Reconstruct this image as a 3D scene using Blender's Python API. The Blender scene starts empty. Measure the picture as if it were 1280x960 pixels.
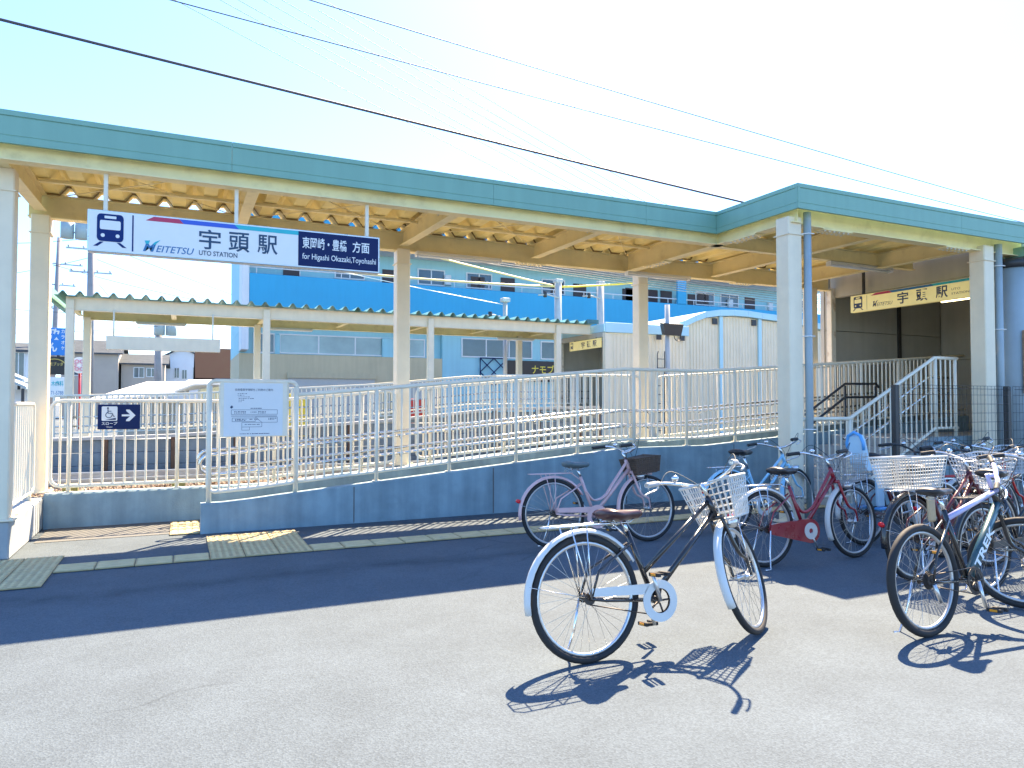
import bpy, bmesh, math, random
from mathutils import Vector, Matrix
random.seed(7)
R = math.radians
scn = bpy.context.scene
COL = scn.collection

# ------------------------------------------------------------------ camera
cam_d = bpy.data.cameras.new("camera"); cam = bpy.data.objects.new("camera", cam_d); COL.objects.link(cam)
cam_d.sensor_width = 36.0; cam_d.lens = 36.0 * 890 / 1280; cam_d.clip_start = 0.05; cam_d.clip_end = 3000
cam.location = (0, 0, 1.40)
cam.rotation_euler = (R(90) + math.atan(25 / 890), 0, -R(24.9))
scn.camera = cam
# ------------------------------------------------------------------ sky, sun, exposure
SUN_EL, SUN_AZ = R(51.4), R(41.8)          # azimuth from +Y towards +X
world = bpy.data.worlds.new("World"); scn.world = world; world.use_nodes = True
nt = world.node_tree; nt.nodes.clear()
wo = nt.nodes.new("ShaderNodeOutputWorld"); bg = nt.nodes.new("ShaderNodeBackground"); sk = nt.nodes.new("ShaderNodeTexSky")
sk.sky_type = 'NISHITA'; sk.sun_disc = False; sk.sun_elevation = SUN_EL; sk.sun_rotation = SUN_AZ
sk.altitude = 0; sk.air_density = 1.0; sk.dust_density = 0.5; sk.ozone_density = 10.0
bg.inputs["Strength"].default_value = 0.108
nt.links.new(sk.outputs[0], bg.inputs[0]); nt.links.new(bg.outputs[0], wo.inputs[0])
sun_d = bpy.data.lights.new("sun", 'SUN'); sun = bpy.data.objects.new("sun", sun_d); COL.objects.link(sun)
sun_d.energy = 5.0; sun_d.angle = R(0.53); sun_d.color = (1.0, 0.79, 0.54)
to_sun = Vector((math.cos(SUN_EL) * math.sin(SUN_AZ), math.cos(SUN_EL) * math.cos(SUN_AZ), math.sin(SUN_EL)))
sun.rotation_euler = to_sun.to_track_quat('Z', 'Y').to_euler(); sun.location = to_sun * 60
vs = scn.view_settings; vs.view_transform = 'Standard'; vs.look = 'None'; vs.gamma = 1.0; vs.use_curve_mapping = False
vs.exposure = 2.25

# ------------------------------------------------------------------ materials
MATS = {}
def pmat(name, col, rough=0.6, metal=0.0, var=0.10, scale=6.0, bump=0.0, bscale=80.0, streak=0.0, emit=None, spec=0.5, stain=None, sscale=1.5, samt=0.5, coat=0.0, trans=0.0, rvar=0.1):
    m = bpy.data.materials.new(name); m.use_nodes = True; t = m.node_tree; N = t.nodes; L = t.links
    b = N["Principled BSDF"]
    b.inputs["Roughness"].default_value = rough; b.inputs["Metallic"].default_value = metal
    b.inputs["Specular IOR Level"].default_value = spec
    if coat: b.inputs["Coat Weight"].default_value = coat; b.inputs["Coat Roughness"].default_value = 0.08
    if trans: b.inputs["Transmission Weight"].default_value = trans
    g = N.new("ShaderNodeNewGeometry")
    c4 = (*col, 1)
    n1 = N.new("ShaderNodeTexNoise"); n1.inputs["Scale"].default_value = scale; n1.inputs["Detail"].default_value = 5; n1.inputs["Roughness"].default_value = 0.6
    L.new(g.outputs["Position"], n1.inputs["Vector"])
    mr = N.new("ShaderNodeMapRange"); mr.inputs["From Min"].default_value = 0.3; mr.inputs["From Max"].default_value = 0.7
    mr.inputs["To Min"].default_value = 1 - var; mr.inputs["To Max"].default_value = 1 + var * 0.6
    L.new(n1.outputs["Fac"], mr.inputs["Value"])
    mul = N.new("ShaderNodeVectorMath"); mul.operation = 'SCALE'; mul.inputs[0].default_value = col
    L.new(mr.outputs["Result"], mul.inputs["Scale"])
    out = mul.outputs["Vector"]
    if streak:
        mp = N.new("ShaderNodeMapping"); mp.inputs["Scale"].default_value = (7, 7, 0.5); L.new(g.outputs["Position"], mp.inputs["Vector"])
        n2 = N.new("ShaderNodeTexNoise"); n2.inputs["Scale"].default_value = 1.0; n2.inputs["Detail"].default_value = 4; L.new(mp.outputs["Vector"], n2.inputs["Vector"])
        m2 = N.new("ShaderNodeMapRange"); m2.inputs["From Min"].default_value = 0.35; m2.inputs["From Max"].default_value = 0.65
        m2.inputs["To Min"].default_value = 1 - streak; m2.inputs["To Max"].default_value = 1.0; L.new(n2.outputs["Fac"], m2.inputs["Value"])
        s2 = N.new("ShaderNodeVectorMath"); s2.operation = 'SCALE'; L.new(out, s2.inputs[0]); L.new(m2.outputs["Result"], s2.inputs["Scale"]); out = s2.outputs["Vector"]
    if stain:
        n3 = N.new("ShaderNodeTexNoise"); n3.inputs["Scale"].default_value = sscale; n3.inputs["Detail"].default_value = 8; n3.inputs["Roughness"].default_value = 0.65
        L.new(g.outputs["Position"], n3.inputs["Vector"])
        m3 = N.new("ShaderNodeMapRange"); m3.inputs["From Min"].default_value = 0.55; m3.inputs["From Max"].default_value = 0.72; m3.inputs["To Max"].default_value = samt
        L.new(n3.outputs["Fac"], m3.inputs["Value"])
        mx = N.new("ShaderNodeMix"); mx.data_type = 'RGBA'; L.new(m3.outputs["Result"], mx.inputs["Factor"])
        L.new(out, mx.inputs["A"]); mx.inputs["B"].default_value = (*stain, 1); out = mx.outputs["Result"]
    L.new(out, b.inputs["Base Color"])
    if rvar:
        m4 = N.new("ShaderNodeMapRange"); m4.inputs["To Min"].default_value = max(0.03, rough - rvar); m4.inputs["To Max"].default_value = min(1, rough + rvar)
        L.new(n1.outputs["Fac"], m4.inputs["Value"]); L.new(m4.outputs["Result"], b.inputs["Roughness"])
    if bump:
        nb = N.new("ShaderNodeTexNoise"); nb.inputs["Scale"].default_value = bscale; nb.inputs["Detail"].default_value = 6; L.new(g.outputs["Position"], nb.inputs["Vector"])
        bp = N.new("ShaderNodeBump"); bp.inputs["Strength"].default_value = bump; bp.inputs["Distance"].default_value = 0.01
        L.new(nb.outputs["Fac"], bp.inputs["Height"]); L.new(bp.outputs["Normal"], b.inputs["Normal"])
    if emit:
        b.inputs["Emission Color"].default_value = (*emit[0], 1); b.inputs["Emission Strength"].default_value = emit[1]
    MATS[name] = m
    return m

def asphalt_mat():
    m = bpy.data.materials.new("asphalt"); m.use_nodes = True; t = m.node_tree; N = t.nodes; L = t.links; b = N["Principled BSDF"]
    g = N.new("ShaderNodeNewGeometry")
    def noise(sc, det=4, ro=0.6, vec=None):
        n = N.new("ShaderNodeTexNoise"); n.inputs["Scale"].default_value = sc; n.inputs["Detail"].default_value = det; n.inputs["Roughness"].default_value = ro
        L.new(vec or g.outputs["Position"], n.inputs["Vector"]); return n.outputs["Fac"]
    def rng(v, a, c, lo, hi):
        r = N.new("ShaderNodeMapRange"); r.inputs["From Min"].default_value = a; r.inputs["From Max"].default_value = c
        r.inputs["To Min"].default_value = lo; r.inputs["To Max"].default_value = hi; L.new(v, r.inputs["Value"]); return r.outputs["Result"]
    def mth(op, a, c):
        k = N.new("ShaderNodeMath"); k.operation = op
        for i, v in enumerate((a, c)):
            if isinstance(v, (int, float)): k.inputs[i].default_value = v
            else: L.new(v, k.inputs[i])
        return k.outputs[0]
    vo = N.new("ShaderNodeTexVoronoi"); vo.inputs["Scale"].default_value = 120; L.new(g.outputs["Position"], vo.inputs["Vector"])
    sep = N.new("ShaderNodeSeparateColor"); L.new(vo.outputs["Color"], sep.inputs[0])
    chips = rng(sep.outputs[0], 0.0, 1.0, 0.80, 1.16)
    fine = rng(noise(160, 3), 0.3, 0.7, 0.86, 1.12)
    mid = rng(noise(2.2, 6), 0.3, 0.7, 0.88, 1.08)
    big = rng(noise(0.35, 5), 0.3, 0.7, 0.90, 1.06)
    # worn seam running along the station frontage
    sp = N.new("ShaderNodeSeparateXYZ"); L.new(g.outputs["Position"], sp.inputs[0])
    wob = rng(noise(0.6, 4), 0.3, 0.7, -0.18, 0.18)
    d = mth('ABSOLUTE', mth('SUBTRACT', mth('ADD', sp.outputs[1], wob), 6.1), 0)
    seam = mth('MULTIPLY', rng(d, 0.0, 0.22, 1.0, 0.0), rng(noise(3.0, 5), 0.35, 0.65, 0.1, 0.42))
    # oil spots
    spots = rng(noise(1.3, 7, 0.7), 0.66, 0.74, 0.0, 0.35)
    vc = N.new("ShaderNodeTexVoronoi"); vc.feature = 'DISTANCE_TO_EDGE'; vc.inputs["Scale"].default_value = 0.42
    wv = N.new("ShaderNodeTexNoise"); wv.inputs["Scale"].default_value = 1.6; wv.inputs["Detail"].default_value = 6; L.new(g.outputs["Position"], wv.inputs["Vector"])
    va = N.new("ShaderNodeVectorMath"); va.operation = 'MULTIPLY_ADD'; va.inputs[1].default_value = (.55, .55, 0); L.new(wv.outputs["Color"], va.inputs[0]); L.new(g.outputs["Position"], va.inputs[2])
    L.new(va.outputs["Vector"], vc.inputs["Vector"])
    crack = mth('MULTIPLY', rng(vc.outputs["Distance"], 0.0, 0.006, 0.34, 0.0), rng(noise(0.5, 3), 0.50, 0.62, 0.0, 1.0))
    spots = mth('MAXIMUM', spots, crack)
    f = mth('MULTIPLY', mth('MULTIPLY', chips, fine), mth('MULTIPLY', mid, big))
    f = mth('MULTIPLY', f, mth('SUBTRACT', 1.0, seam)); f = mth('MULTIPLY', f, mth('SUBTRACT', 1.0, spots))
    s = N.new("ShaderNodeVectorMath"); s.operation = 'SCALE'; s.inputs[0].default_value = (0.084, 0.108, 0.130); L.new(f, s.inputs["Scale"])
    L.new(s.outputs["Vector"], b.inputs["Base Color"]); b.inputs["Roughness"].default_value = 0.9; b.inputs["Specular IOR Level"].default_value = 0.3
    bp = N.new("ShaderNodeBump"); bp.inputs["Strength"].default_value = 0.5; bp.inputs["Distance"].default_value = 0.004
    L.new(vo.outputs["Distance"], bp.inputs["Height"]); L.new(bp.outputs["Normal"], b.inputs["Normal"])
    MATS["asphalt"] = m
asphalt_mat()
pmat("teal", (0.21, 0.40, 0.31), 0.5, var=0.03, scale=1.2, streak=0.07)
pmat("tealseam", (0.05, 0.14, 0.16), 0.6)
pmat("tealroof", (0.20, 0.42, 0.40), 0.5, var=0.12, scale=3)
pmat("cream", (0.82, 0.71, 0.52), 0.5, var=0.06, scale=4, bump=0.05, bscale=30, streak=0.05)
pmat("creamrust", (0.74, 0.70, 0.60), 0.55, var=0.06, stain=(0.30, 0.14, 0.04), sscale=2.6, samt=0.9)
pmat("soffit", (0.90, 0.74, 0.30), 0.55, var=0.14, scale=3, stain=(0.40, 0.28, 0.10), sscale=2.0, samt=0.4)
pmat("beam", (0.84, 0.71, 0.38), 0.5, var=0.10, scale=3, stain=(0.42, 0.30, 0.13), sscale=3.5, samt=0.35)
pmat("rail", (0.80, 0.74, 0.60), 0.4, var=0.05, scale=8)
pmat("railgrey", (0.79, 0.73, 0.59), 0.4, var=0.05, scale=8)
pmat("steel", (0.62, 0.62, 0.60), 0.16, metal=1.0, var=0.05, rvar=0.05)
pmat("concrete", (0.25, 0.355, 0.40), 0.85, var=0.20, scale=2.6, bump=0.3, bscale=60, streak=0.22, stain=(0.15, 0.20, 0.22), sscale=2.2, samt=0.5)
pmat("concretelight", (0.34, 0.37, 0.38), 0.85, var=0.12, scale=4, bump=0.2, bscale=70, stain=(0.34, 0.32, 0.28), sscale=1.2, samt=0.4)
pmat("rampfloor", (0.115, 0.118, 0.115), 0.9, var=0.12, scale=5, bump=0.2, bscale=90)
pmat("tilebase", (0.44, 0.35, 0.18), 0.85, var=0.2, scale=12)
pmat("tile", (0.58, 0.47, 0.25), 0.8, var=0.15, scale=9, bump=0.15, bscale=120, stain=(0.30, 0.28, 0.22), sscale=5, samt=0.6)
pmat("signwhite", (0.80, 0.79, 0.76), 0.35, var=0.03)
pmat("signframe", (0.60, 0.64, 0.66), 0.3, metal=0.6, var=0.05)
pmat("navy", (0.005, 0.016, 0.085), 0.45, var=0.05, spec=0.2)
pmat("navytext", (0.02, 0.06, 0.12), 0.5, var=0)
pmat("trainblue", (0.004, 0.025, 0.14), 0.5, var=0.03, spec=0.2)
pmat("crimson", (0.52, 0.03, 0.09), 0.4, var=0.04)
pmat("royal", (0.03, 0.10, 0.55), 0.4, var=0.04)
pmat("cyan", (0.02, 0.45, 0.50), 0.4, var=0.04)
pmat("logoblue", (0.02, 0.16, 0.36), 0.4, var=0.03)
pmat("white", (0.80, 0.80, 0.78), 0.45, var=0.04)
pmat("paper", (0.72, 0.74, 0.74), 0.5, var=0.03)
pmat("ink", (0.04, 0.06, 0.12), 0.6, var=0)
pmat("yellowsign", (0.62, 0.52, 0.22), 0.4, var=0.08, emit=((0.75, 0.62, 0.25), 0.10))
pmat("tubelit", (0.9, 0.8, 0.5), 0.4, emit=((1.0, 0.85, 0.45), 2.2))
pmat("lampbody", (0.72, 0.71, 0.68), 0.4, var=0.05)
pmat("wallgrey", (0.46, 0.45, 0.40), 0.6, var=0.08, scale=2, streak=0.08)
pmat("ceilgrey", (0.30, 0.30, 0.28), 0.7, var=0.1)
pmat("bluegrey", (0.36, 0.43, 0.45), 0.5, var=0.10, scale=3, streak=0.12)
pmat("rustboard", (0.33, 0.20, 0.12), 0.8, var=0.3, scale=12)
pmat("ribwall", (0.79, 0.69, 0.50), 0.5, var=0.06, scale=2, streak=0.06)
pmat("ltblue", (0.42, 0.66, 0.74), 0.45, var=0.06, scale=2)
pmat("bldblue", (0.035, 0.36, 0.60), 0.7, var=0.06, scale=0.4, streak=0.04)
pmat("bldcyan", (0.33, 0.62, 0.68), 0.7, var=0.06, scale=0.6, streak=0.05)
pmat("bldbeige", (0.60, 0.50, 0.31), 0.8, var=0.08, scale=0.7, streak=0.08)
pmat("bldwhite", (0.72, 0.74, 0.74), 0.7, var=0.06, scale=0.7, streak=0.06)
pmat("shutter", (0.52, 0.50, 0.44), 0.6, var=0.06, scale=2)
pmat("door", (0.05, 0.03, 0.03), 0.5, var=0.1)
pmat("glass", (0.05, 0.08, 0.10), 0.06, var=0.4, scale=0.6, spec=0.9, rvar=0.02)
pmat("glasspale", (0.30, 0.42, 0.42), 0.12, var=0.35, scale=0.5, spec=0.8, rvar=0.03)
pmat("winframe", (0.70, 0.72, 0.72), 0.4, var=0.03)
pmat("housewall", (0.42, 0.36, 0.30), 0.8, var=0.08, scale=0.8)
pmat("housewhite", (0.75, 0.75, 0.76), 0.8, var=0.05, scale=0.8)
pmat("rooftile", (0.075, 0.088, 0.10), 0.9, var=0.25, scale=2, spec=0.1)
pmat("roofbrown", (0.020, 0.010, 0.011), 0.9, var=0.2, scale=2, spec=0.1)
pmat("tentwhite", (0.82, 0.82, 0.80), 0.6, var=0.03)
pmat("boardblue", (0.03, 0.22, 0.62), 0.5, var=0.05)
pmat("boardblack", (0.03, 0.025, 0.02), 0.5, var=0.1)
pmat("gold", (0.55, 0.42, 0.12), 0.5, var=0.05)
pmat("pink", (0.72, 0.30, 0.40), 0.5, var=0.05)
pmat("yellow", (0.78, 0.60, 0.06), 0.5, var=0.06)
pmat("paleyellow", (0.62, 0.52, 0.22), 0.5, var=0.05)
pmat("pole", (0.30, 0.28, 0.28), 0.8, var=0.12, scale=3)
pmat("polelight", (0.42, 0.44, 0.44), 0.6, var=0.1, scale=3)
pmat("transformer", (0.36, 0.42, 0.42), 0.5, var=0.08)
pmat("cable", (0.03, 0.04, 0.06), 0.6, var=0)
pmat("cablegrey", (0.05, 0.07, 0.08), 0.6, var=0)
pmat("darkmetal", (0.03, 0.032, 0.035), 0.45, var=0.1)
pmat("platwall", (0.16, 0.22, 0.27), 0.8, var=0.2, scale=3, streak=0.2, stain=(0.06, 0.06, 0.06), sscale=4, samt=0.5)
pmat("rustpost", (0.10, 0.06, 0.04), 0.8, var=0.3, scale=9)
pmat("ballast", (0.26, 0.20, 0.15), 0.95, var=0.4, scale=16, bump=0.6, bscale=30)
pmat("stone", (0.30, 0.23, 0.17), 0.95, var=0.45, scale=14)
pmat("sleeper", (0.38, 0.37, 0.34), 0.9, var=0.1)
pmat("railsteel", (0.30, 0.34, 0.37), 0.4, metal=0.6, var=0.2)
pmat("moss", (0.22, 0.20, 0.07), 0.9, var=0.3, scale=20)
# bicycles
pmat("tyre", (0.018, 0.018, 0.019), 0.75, var=0.2, scale=30)
pmat("wiregrey", (0.36, 0.37, 0.36), 0.4, metal=0.5, var=0.1)
pmat("rimalloy", (0.46, 0.46, 0.46), 0.38, metal=0.8, var=0.08)
pmat("spoke", (0.40, 0.40, 0.40), 0.3, metal=0.9, var=0.05)
pmat("tyregrey", (0.16, 0.16, 0.15), 0.8, var=0.2, scale=30)
pmat("chrome", (0.72, 0.72, 0.72), 0.18, metal=1.0, var=0.05, rvar=0.08)
pmat("alloy", (0.60, 0.61, 0.62), 0.32, metal=0.9, var=0.06)
pmat("oily", (0.06, 0.05, 0.045), 0.5, metal=0.5, var=0.3, scale=40)
pmat("blackpaint", (0.012, 0.012, 0.014), 0.25, coat=0.6, var=0.1)
pmat("pinkpaint", (0.66, 0.42, 0.41), 0.35, coat=0.3, var=0.08)
pmat("bluepaint", (0.30, 0.58, 0.74), 0.35, coat=0.3, var=0.08)
pmat("redpaint", (0.26, 0.012, 0.025), 0.28, coat=0.6, var=0.1)
pmat("maroon", (0.12, 0.015, 0.02), 0.35, coat=0.4, var=0.1)
pmat("brightred", (0.55, 0.02, 0.02), 0.35, coat=0.3, var=0.08)
pmat("sunlilac", (0.46, 0.44, 0.66), 0.30, coat=0.4, var=0.08)  # tint of sun on silver-white tubes, put into the paint colour
pmat("tealpaint", (0.02, 0.07, 0.085), 0.3, coat=0.5, var=0.1)
pmat("fenderwhite", (0.62, 0.63, 0.61), 0.35, var=0.06)
pmat("saddleblack", (0.018, 0.018, 0.02), 0.42, var=0.15)
pmat("saddlebrown", (0.040, 0.011, 0.014), 0.38, var=0.15)
pmat("saddlegreen", (0.09, 0.13, 0.14), 0.5, var=0.1)
pmat("saddlesunlit", (0.35, 0.35, 0.35), 0.35, var=0.1)  # sunlit top of a black saddle, put into its base colour
pmat("gripblack", (0.02, 0.02, 0.02), 0.7, var=0.1)
pmat("gripgrey", (0.45, 0.45, 0.44), 0.6, var=0.1)
pmat("plasticwhite", (0.58, 0.57, 0.52), 0.45, var=0.08)
pmat("plasticgrey", (0.50, 0.53, 0.55), 0.5, var=0.08)
pmat("wicker", (0.10, 0.065, 0.045), 0.7, var=0.3, scale=40)
pmat("childblue", (0.42, 0.62, 0.74), 0.4, var=0.05)
pmat("childblue2", (0.10, 0.36, 0.72), 0.4, var=0.05)
pmat("reflector", (0.65, 0.01, 0.02), 0.15, var=0.05)
pmat("amber", (0.70, 0.30, 0.03), 0.25, var=0.05)
pmat("lampglass", (0.66, 0.68, 0.70), 0.1, var=0.05)
pmat("wood", (0.60, 0.47, 0.28), 0.6, var=0.15, scale=10)
M = MATS

# ------------------------------------------------------------------ mesh builder
class MB:
    def __init__(s): s.v = []; s.f = []; s.sm = []
    def add(s, vs, fs, smooth=False):
        o = len(s.v); s.v += [tuple(v) for v in vs]
        for f in fs: s.f.append(tuple(i + o for i in f)); s.sm.append(smooth)
        return s
    def box(s, x0, x1, y0, y1, z0, z1):
        v = [(x0,y0,z0),(x1,y0,z0),(x1,y1,z0),(x0,y1,z0),(x0,y0,z1),(x1,y0,z1),(x1,y1,z1),(x0,y1,z1)]
        return s.add(v, [(0,3,2,1),(4,5,6,7),(0,1,5,4),(1,2,6,5),(2,3,7,6),(3,0,4,7)])
    def cbox(s, x0, x1, y0, y1, z0, z1, c=0.01):
        """box with chamfered edges"""
        xs, ys, zs = (x0, x1), (y0, y1), (z0, z1); vs = []; idx = {}
        for i in (0, 1):
            for j in (0, 1):
                for k in (0, 1):
                    ci = c if i == 0 else -c; cj = c if j == 0 else -c; ck = c if k == 0 else -c
                    X, Y, Z = xs[i], ys[j], zs[k]
                    idx[i,j,k,0] = len(vs); vs.append((X, Y + cj, Z + ck))
                    idx[i,j,k,1] = len(vs); vs.append((X + ci, Y, Z + ck))
                    idx[i,j,k,2] = len(vs); vs.append((X + ci, Y + cj, Z))
        fs = []
        q = ((0,0),(1,0),(1,1),(0,1))
        for a in (0, 1):
            f = [idx[a,j,k,0] for j, k in q]; fs.append(f if a else f[::-1])
            f = [idx[i,a,k,1] for i, k in q]; fs.append(f[::-1] if a else f)
            f = [idx[i,j,a,2] for i, j in q]; fs.append(f if a else f[::-1])
        for a in (0, 1):
            for b in (0, 1):
                f = [idx[0,a,b,1], idx[1,a,b,1], idx[1,a,b,2], idx[0,a,b,2]]; fs.append(f if (a == b) == (a == 0) and False else (f if a != b else f[::-1]))
                f = [idx[a,0,b,0], idx[a,1,b,0], idx[a,1,b,2], idx[a,0,b,2]]; fs.append(f if a == b else f[::-1])
                f = [idx[a,b,0,0], idx[a,b,1,0], idx[a,b,1,1], idx[a,b,0,1]]; fs.append(f if a != b else f[::-1])
        for i in (0, 1):
            for j in (0, 1):
                for k in (0, 1):
                    f = [idx[i,j,k,0], idx[i,j,k,1], idx[i,j,k,2]]; fs.append(f if (i + j + k) % 2 else f[::-1])
        return s.add(vs, fs)
    def tube(s, pts, r, n=6, closed=False, caps=True, smooth=True):
        pts = [Vector(p) for p in pts]; m = len(pts)
        if m < 2: return s
        rs = r if isinstance(r, (list, tuple)) else [r] * m
        T = []
        for i in range(m):
            a = pts[(i - 1) % m] if (closed or i > 0) else pts[i]; b = pts[(i + 1) % m] if (closed or i < m - 1) else pts[i]
            d = b - a; T.append(d.normalized() if d.length > 1e-9 else Vector((0, 0, 1)))
        up = Vector((0, 0, 1)) if abs(T[0].z) < 0.9 else Vector((0, 1, 0))
        nrm = T[0].cross(up).normalized(); V = []
        for i in range(m):
            nrm = (nrm - T[i] * nrm.dot(T[i])).normalized(); bn = T[i].cross(nrm)
            for k in range(n):
                a = 2 * math.pi * k / n; V.append(pts[i] + (nrm * math.cos(a) + bn * math.sin(a)) * rs[i])
        F = []
        for i in range(m if closed else m - 1):
            j = (i + 1) % m
            for k in range(n):
                l = (k + 1) % n; F.append((i*n+k, i*n+l, j*n+l, j*n+k))
        s.add(V, F, smooth)
        if caps and not closed:
            o = len(s.v) - len(V)
            s.f.append(tuple(o + k for k in range(n))[::-1]); s.sm.append(False)
            s.f.append(tuple(o + (m-1)*n + k for k in range(n))); s.sm.append(False)
        return s
    def prism(s, poly, axis, a0, a1):
        """extrude a 2D polygon along an axis: axis 'y' -> (x,z) polygon; 'x' -> (y,z); 'z' -> (x,y)"""
        def mk(u, v, a): return {'y': (u, a, v), 'x': (a, u, v), 'z': (u, v, a)}[axis]
        n = len(poly); V = [mk(u, v, a0) for u, v in poly] + [mk(u, v, a1) for u, v in poly]
        F = [tuple(range(n)), tuple(range(2*n - 1, n - 1, -1))]
        for i in range(n):
            j = (i + 1) % n; F.append((i, n + i, n + j, j))
        return s.add(V, F)
    def disc(s, c, axis, r, th, n=20, hole=0.0):
        """ring or disc lying in plane normal to the axis vector"""
        ax = Vector(axis).normalized(); u = ax.orthogonal().normalized(); w = ax.cross(u); c = Vector(c)
        V = []
        for h in (-th/2, th/2):
            for k in range(n):
                a = 2*math.pi*k/n; d = u*math.cos(a) + w*math.sin(a); V.append(c + d*r + ax*h)
                V.append(c + d*hole + ax*h)
        F = []
        for k in range(n):
            l = (k+1) % n; a, b, A, B = 2*k, 2*l, 2*k + 2*n, 2*l + 2*n
            F += [(a, b, B, A), (a+1, a, A, A+1) if False else (a+1, A+1, B+1, b+1), (A, B, B+1, A+1), (b, a, a+1, b+1)]
        return s.add(V, F)
    def ball(s, c, r, n=10, m=6, sc=(1,1,1)):
        V = []; F = []
        for i in range(m + 1):
            t = math.pi*i/m
            for k in range(n):
                a = 2*math.pi*k/n
                V.append((c[0] + r*sc[0]*math.sin(t)*math.cos(a), c[1] + r*sc[1]*math.sin(t)*math.sin(a), c[2] + r*sc[2]*math.cos(t)))
        for i in range(m):
            for k in range(n):
                l = (k+1) % n; F.append((i*n+k, (i+1)*n+k, (i+1)*n+l, i*n+l))
        return s.add(V, F, True)
    def mesh(s, name, mat):
        me = bpy.data.meshes.new(name); me.from_pydata(s.v, [], s.f); me.polygons.foreach_set("use_smooth", s.sm)
        me.materials.append(M[mat] if isinstance(mat, str) else mat); me.validate(); me.update()
        bm = bmesh.new(); bm.from_mesh(me); bmesh.ops.recalc_face_normals(bm, faces=bm.faces); bm.to_mesh(me); bm.free()
        return me
    def build(s, name, mat, parent=None, loc=None):
        return obj(name, s.mesh(name, mat), parent, loc)

def obj(name, me, parent=None, loc=None):
    o = bpy.data.objects.new(name, me); COL.objects.link(o)
    if parent is not None: o.parent = parent
    if loc is not None: o.location = loc
    return o
def tag(o, label=None, cat=None, group=None, kind=None):
    if label: o["label"] = label
    if cat: o["category"] = cat
    if group: o["group"] = group
    if kind: o["kind"] = kind
    return o
def thing(name, label, cat, loc=(0, 0, 0), group=None, rz=0.0):
    o = bpy.data.objects.new(name, None); COL.objects.link(o); o.location = loc; o.rotation_euler = (0, 0, rz)
    o.empty_display_size = 0.2
    return tag(o, label, cat, group)
def arc(c, r, a0, a1, n, plane='xz'):
    out = []
    for i in range(n + 1):
        a = a0 + (a1 - a0)*i/n; u, v = r*math.cos(a), r*math.sin(a)
        out.append((c[0]+u, c[1], c[2]+v) if plane == 'xz' else (c[0], c[1]+u, c[2]+v) if plane == 'yz' else (c[0]+u, c[1]+v, c[2]))
    return out
def spline(pts, n=6):
    """Catmull-Rom through the points"""
    P = [Vector(p) for p in pts]; out = []
    for i in range(len(P) - 1):
        p0 = P[max(i-1, 0)]; p1 = P[i]; p2 = P[i+1]; p3 = P[min(i+2, len(P)-1)]
        for k in range(n):
            t = k/n; out.append(0.5*((2*p1) + (p2-p0)*t + (2*p0-5*p1+4*p2-p3)*t*t + (3*p1-p0-3*p2+p3)*t**3))
    out.append(P[-1]); return out

# text is queued and turned into meshes in one go at the end
TEXTQ = []
def text(s, rect, origin, u, v, mat, parent, name="lettering", bold=0.0, shear=0.0, th=0.003, label=None):
    """fit the word into rect=(u0,u1,v0,v1) on the plane origin + a*u + b*v"""
    c = bpy.data.curves.new("t", 'FONT'); c.body = s; c.size = 1; c.offset = bold; c.shear = shear; c.resolution_u = 3
    o = bpy.data.objects.new("t", c); COL.objects.link(o)
    TEXTQ.append((o, rect, Vector(origin), Vector(u), Vector(v), mat, parent, name, th, label))
def flush_text():
    dg = bpy.context.evaluated_depsgraph_get()
    for o, rect, org, u, v, mat, parent, name, th, label in TEXTQ:
        me = bpy.data.meshes.new_from_object(o.evaluated_get(dg))
        vs_ = [p.co.copy() for p in me.vertices]; fs = [tuple(p.vertices) for p in me.polygons]
        bpy.data.meshes.remove(me)
        if not vs_: continue
        x0 = min(p.x for p in vs_); x1 = max(p.x for p in vs_); y0 = min(p.y for p in vs_); y1 = max(p.y for p in vs_)
        nrm = u.cross(v)
        V = []
        for p in vs_:
            a = rect[0] + (p.x-x0)/(x1-x0)*(rect[1]-rect[0]); b = rect[2] + (p.y-y0)/(y1-y0)*(rect[3]-rect[2])
            V.append(tuple(org + u*a + v*b + nrm*th))
        m2 = bpy.data.meshes.new(name); m2.from_pydata(V, [], fs); m2.materials.append(M[mat]); m2.update()
        l = obj(name, m2, parent)
        if label: l["label"] = label
    for t in TEXTQ:
        c = t[0].data; bpy.data.objects.remove(t[0]); bpy.data.curves.remove(c)
def plate(poly, origin, u, v, th, mat, parent, name):
    """thin flat piece standing th proud of a plane"""
    u, v, o = Vector(u), Vector(v), Vector(origin); n = u.cross(v); k = len(poly)
    V = [o + u*a + v*b for a, b in poly] + [o + u*a + v*b + n*th for a, b in poly]
    F = [tuple(range(k))[::-1], tuple(range(k, 2*k))] + [(i, (i+1) % k, k + (i+1) % k, k + i) for i in range(k)]
    return MB().add(V, F).build(name, mat, parent)
def rrect(x0, x1, y0, y1, r, n=4):
    out = []
    for cx, cy, a in ((x1-r, y0+r, -90), (x1-r, y1-r, 0), (x0+r, y1-r, 90), (x0+r, y0+r, 180)):
        for i in range(n + 1):
            t = R(a + 90*i/n); out.append((cx + r*math.cos(t), cy + r*math.sin(t)))
    return out
def circ(cx, cy, r, n=16): return [(cx + r*math.cos(2*math.pi*i/n), cy + r*math.sin(2*math.pi*i/n)) for i in range(n)]
UX, UZ = (1, 0, 0), (0, 0, 1)

# ================================================================== SETTING
g = MB(); g.add([(-600,-60,0),(600,-60,0),(600,900,0),(-600,900,0)], [(0,1,2,3)])
tag(g.build("ground", "asphalt"), kind="structure")
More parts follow.
